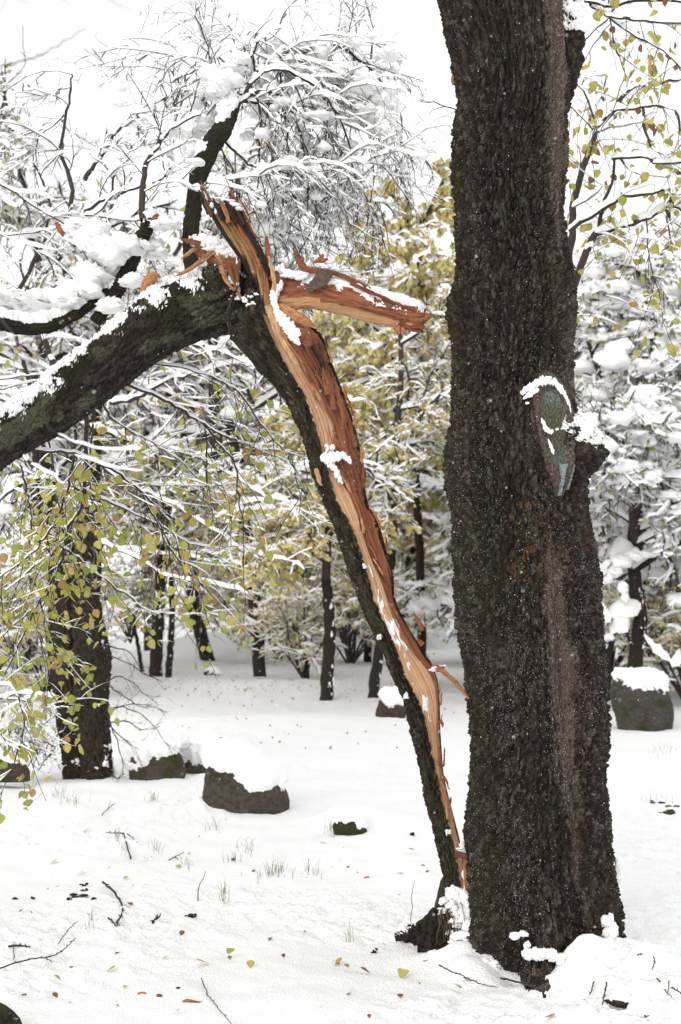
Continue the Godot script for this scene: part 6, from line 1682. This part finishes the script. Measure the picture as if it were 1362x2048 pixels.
func make_materials() -> void:
	var grain := seamless(FastNoiseLite.TYPE_SIMPLEX, 0.05, 512, 512, 5, 3)
	var soft := lighten(grain, 0.45)
	var cellimg := FastNoiseLite.new()
	cellimg.noise_type = FastNoiseLite.TYPE_CELLULAR
	cellimg.cellular_return_type = FastNoiseLite.RETURN_DISTANCE2_SUB
	cellimg.frequency = 0.045
	cellimg.fractal_type = FastNoiseLite.FRACTAL_FBM
	cellimg.fractal_octaves = 3
	cellimg.seed = 31
	var scales := cellimg.get_seamless_image(1024, 1024)
	scales.convert(Image.FORMAT_RGB8)
	var scale_tex := ImageTexture.create_from_image(scales)
	var b := mat(Color.WHITE, 0.72)
	b.vertex_color_use_as_albedo = true
	b.albedo_texture = lighten(scale_tex, 0.5)
	b.uv1_scale = Vector3(3.1, 1.5, 1)
	b.heightmap_enabled = true
	b.heightmap_texture = scale_tex
	b.heightmap_scale = 0.9
	M.bark = b
	var p := b.duplicate()
	p.uv1_scale = Vector3(3, 2, 1)
	p.albedo_texture = soft
	p.heightmap_scale = 0.3
	M.bark_plain = p
	var w := mat(Color.WHITE, 0.62)
	w.vertex_color_use_as_albedo = true
	w.albedo_texture = lighten(grain, 0.84)
	w.uv1_scale = Vector3(58, 1.3, 1)
	w.heightmap_enabled = true
	w.heightmap_texture = grain
	w.heightmap_scale = 0.2
	M.wood = w
	var s := mat(lin(0.94, 0.942, 0.946), 0.9)
	s.metallic_specular = 0.2
	M.snow = s
	var sg := s.duplicate()
	sg.uv1_scale = Vector3(2.2, 2.2, 1)
	sg.heightmap_enabled = true
	sg.heightmap_texture = grain
	sg.heightmap_scale = 0.5
	M.snow_ground = sg
	var st := mat(Color.WHITE, 0.85)
	st.vertex_color_use_as_albedo = true
	st.albedo_texture = soft
	st.uv1_scale = Vector3(5, 5, 1)
	st.heightmap_enabled = true
	st.heightmap_texture = grain
	st.heightmap_scale = 0.6
	M.stone = st
	var pa := mat(Color.WHITE, 0.6)
	pa.vertex_color_use_as_albedo = true
	M.paint = pa
	M.twig = mat(lin(0.05, 0.039, 0.033), 0.75)
	M.twig_pale = mat(lin(0.062, 0.048, 0.04), 0.8)
	M.twig_blue = mat(lin(0.075, 0.07, 0.075), 0.7)
	M.twig_far = mat(lin(0.05, 0.039, 0.033), 0.75)
	M.rootlet = mat(lin(0.12, 0.07, 0.045), 0.8)
	var tf := mat(lin(0.085, 0.066, 0.050), 0.85)
	tf.albedo_texture = soft
	tf.uv1_scale = Vector3(3, 0.6, 1)
	tf.heightmap_enabled = true
	tf.heightmap_texture = grain
	tf.heightmap_scale = 1.5
	M.trunk_far = tf
	var l := mat(Color.WHITE, 0.55)
	l.vertex_color_use_as_albedo = true
	l.cull_mode = BaseMaterial3D.CULL_DISABLED
	l.backlight_enabled = true
	l.backlight = Color(0.7, 0.7, 0.7)
	M.leaf = l
	M.leaf_far = l.duplicate()
	var g := mat(Color.WHITE, 0.7)
	g.vertex_color_use_as_albedo = true
	M.grass = g
	var gm := SphereMesh.new()
	gm.radius = 0.0021
	gm.height = 0.0042
	gm.radial_segments = 6
	gm.rings = 3
	M.grain = gm
	var fl := mat(lin(0.9, 0.9, 0.9), 0.9)
	M.flake = fl

func make_noises() -> void:
	noise("roll", FastNoiseLite.TYPE_SIMPLEX, 0.11, 2, 5)
	noise("med", FastNoiseLite.TYPE_SIMPLEX, 1.3, 2, 6)
	noise("small", FastNoiseLite.TYPE_SIMPLEX, 6.0, 3, 7)
	noise("tiny", FastNoiseLite.TYPE_SIMPLEX, 22.0, 2, 8)
	noise("fine", FastNoiseLite.TYPE_SIMPLEX, 1.0, 3, 9)
	noise("warp", FastNoiseLite.TYPE_SIMPLEX, 1.0, 2, 10)
	noise("lump", FastNoiseLite.TYPE_SIMPLEX, 1.0, 2, 11)
	noise("snowpatch", FastNoiseLite.TYPE_SIMPLEX, 1.0, 3, 12)
	noise("moss", FastNoiseLite.TYPE_SIMPLEX, 1.0, 4, 13)
	noise("lich", FastNoiseLite.TYPE_SIMPLEX, 1.0, 3, 14)
	var p := noise("plate", FastNoiseLite.TYPE_CELLULAR, 1.0, 1, 15)
	p.cellular_return_type = FastNoiseLite.RETURN_DISTANCE2_SUB
	var c := noise("cellv", FastNoiseLite.TYPE_CELLULAR, 1.0, 1, 15)
	c.cellular_return_type = FastNoiseLite.RETURN_CELL_VALUE
	var q := noise("pits", FastNoiseLite.TYPE_CELLULAR, 4.5, 1, 21)
	q.cellular_return_type = FastNoiseLite.RETURN_DISTANCE

func _ready() -> void:
	rng.seed = 20
	eye_basis = Basis(Vector3.RIGHT, deg_to_rad(PITCH))
	var cam := Camera3D.new()
	cam.name = "camera"
	add_child(cam)
	cam.position = EYE
	cam.rotation_degrees = Vector3(PITCH, 0, 0)
	var lens := CameraAttributesPhysical.new()
	lens.frustum_focal_length = 33.0
	lens.frustum_focus_distance = 6.4
	lens.exposure_aperture = 2.9
	cam.attributes = lens
	cam.keep_aspect = Camera3D.KEEP_HEIGHT
	cam.fov = 40.0
	cam.near = 0.05
	cam.far = 400.0
	cam.current = true
	var env := Environment.new()
	env.background_mode = Environment.BG_SKY
	var sm := ProceduralSkyMaterial.new()
	sm.sky_top_color = Color(0.90, 0.905, 0.91)
	sm.sky_horizon_color = Color(0.985, 0.99, 0.995)
	sm.ground_horizon_color = Color(0.93, 0.94, 0.95)
	sm.ground_bottom_color = Color(0.90, 0.91, 0.92)
	sm.sky_energy_multiplier = 1.0
	sm.sun_angle_max = 1.0
	var sky := Sky.new()
	sky.sky_material = sm
	env.sky = sky
	env.background_energy_multiplier = 1.15
	env.tonemap_mode = Environment.TONE_MAPPER_LINEAR
	env.tonemap_exposure = 1.22
	env.sdfgi_enabled = true
	env.ssao_enabled = true
	env.ssil_enabled = true
	var we := WorldEnvironment.new()
	we.name = "environment"
	we.environment = env
	add_child(we)
	var sun := DirectionalLight3D.new()
	sun.name = "overcast_sun"
	sun.rotation_degrees = Vector3(-24, -22, 0)
	sun.light_energy = 0.5
	sun.light_color = Color(1.0, 0.985, 0.96)
	sun.light_angular_distance = 40.0
	sun.shadow_enabled = true
	add_child(sun)

	make_noises()
	make_materials()
	make_leaves()
	var t0 := Time.get_ticks_msec()
	build_ground()
	print("ground ", Time.get_ticks_msec() - t0)
	build_background()
	print("background ", Time.get_ticks_msec() - t0)
	build_left_tree()
	build_limb_tree()
	print("limb tree ", Time.get_ticks_msec() - t0)
	build_trunk()
	print("trunk ", Time.get_ticks_msec() - t0)
	var broken := build_broken()
	build_hanging(broken)
	print("broken ", Time.get_ticks_msec() - t0)
	build_right_tree()
	build_rocks()
	build_litter()
	build_near_twigs()
	print("all ", Time.get_ticks_msec() - t0, " fov ", cam.fov)
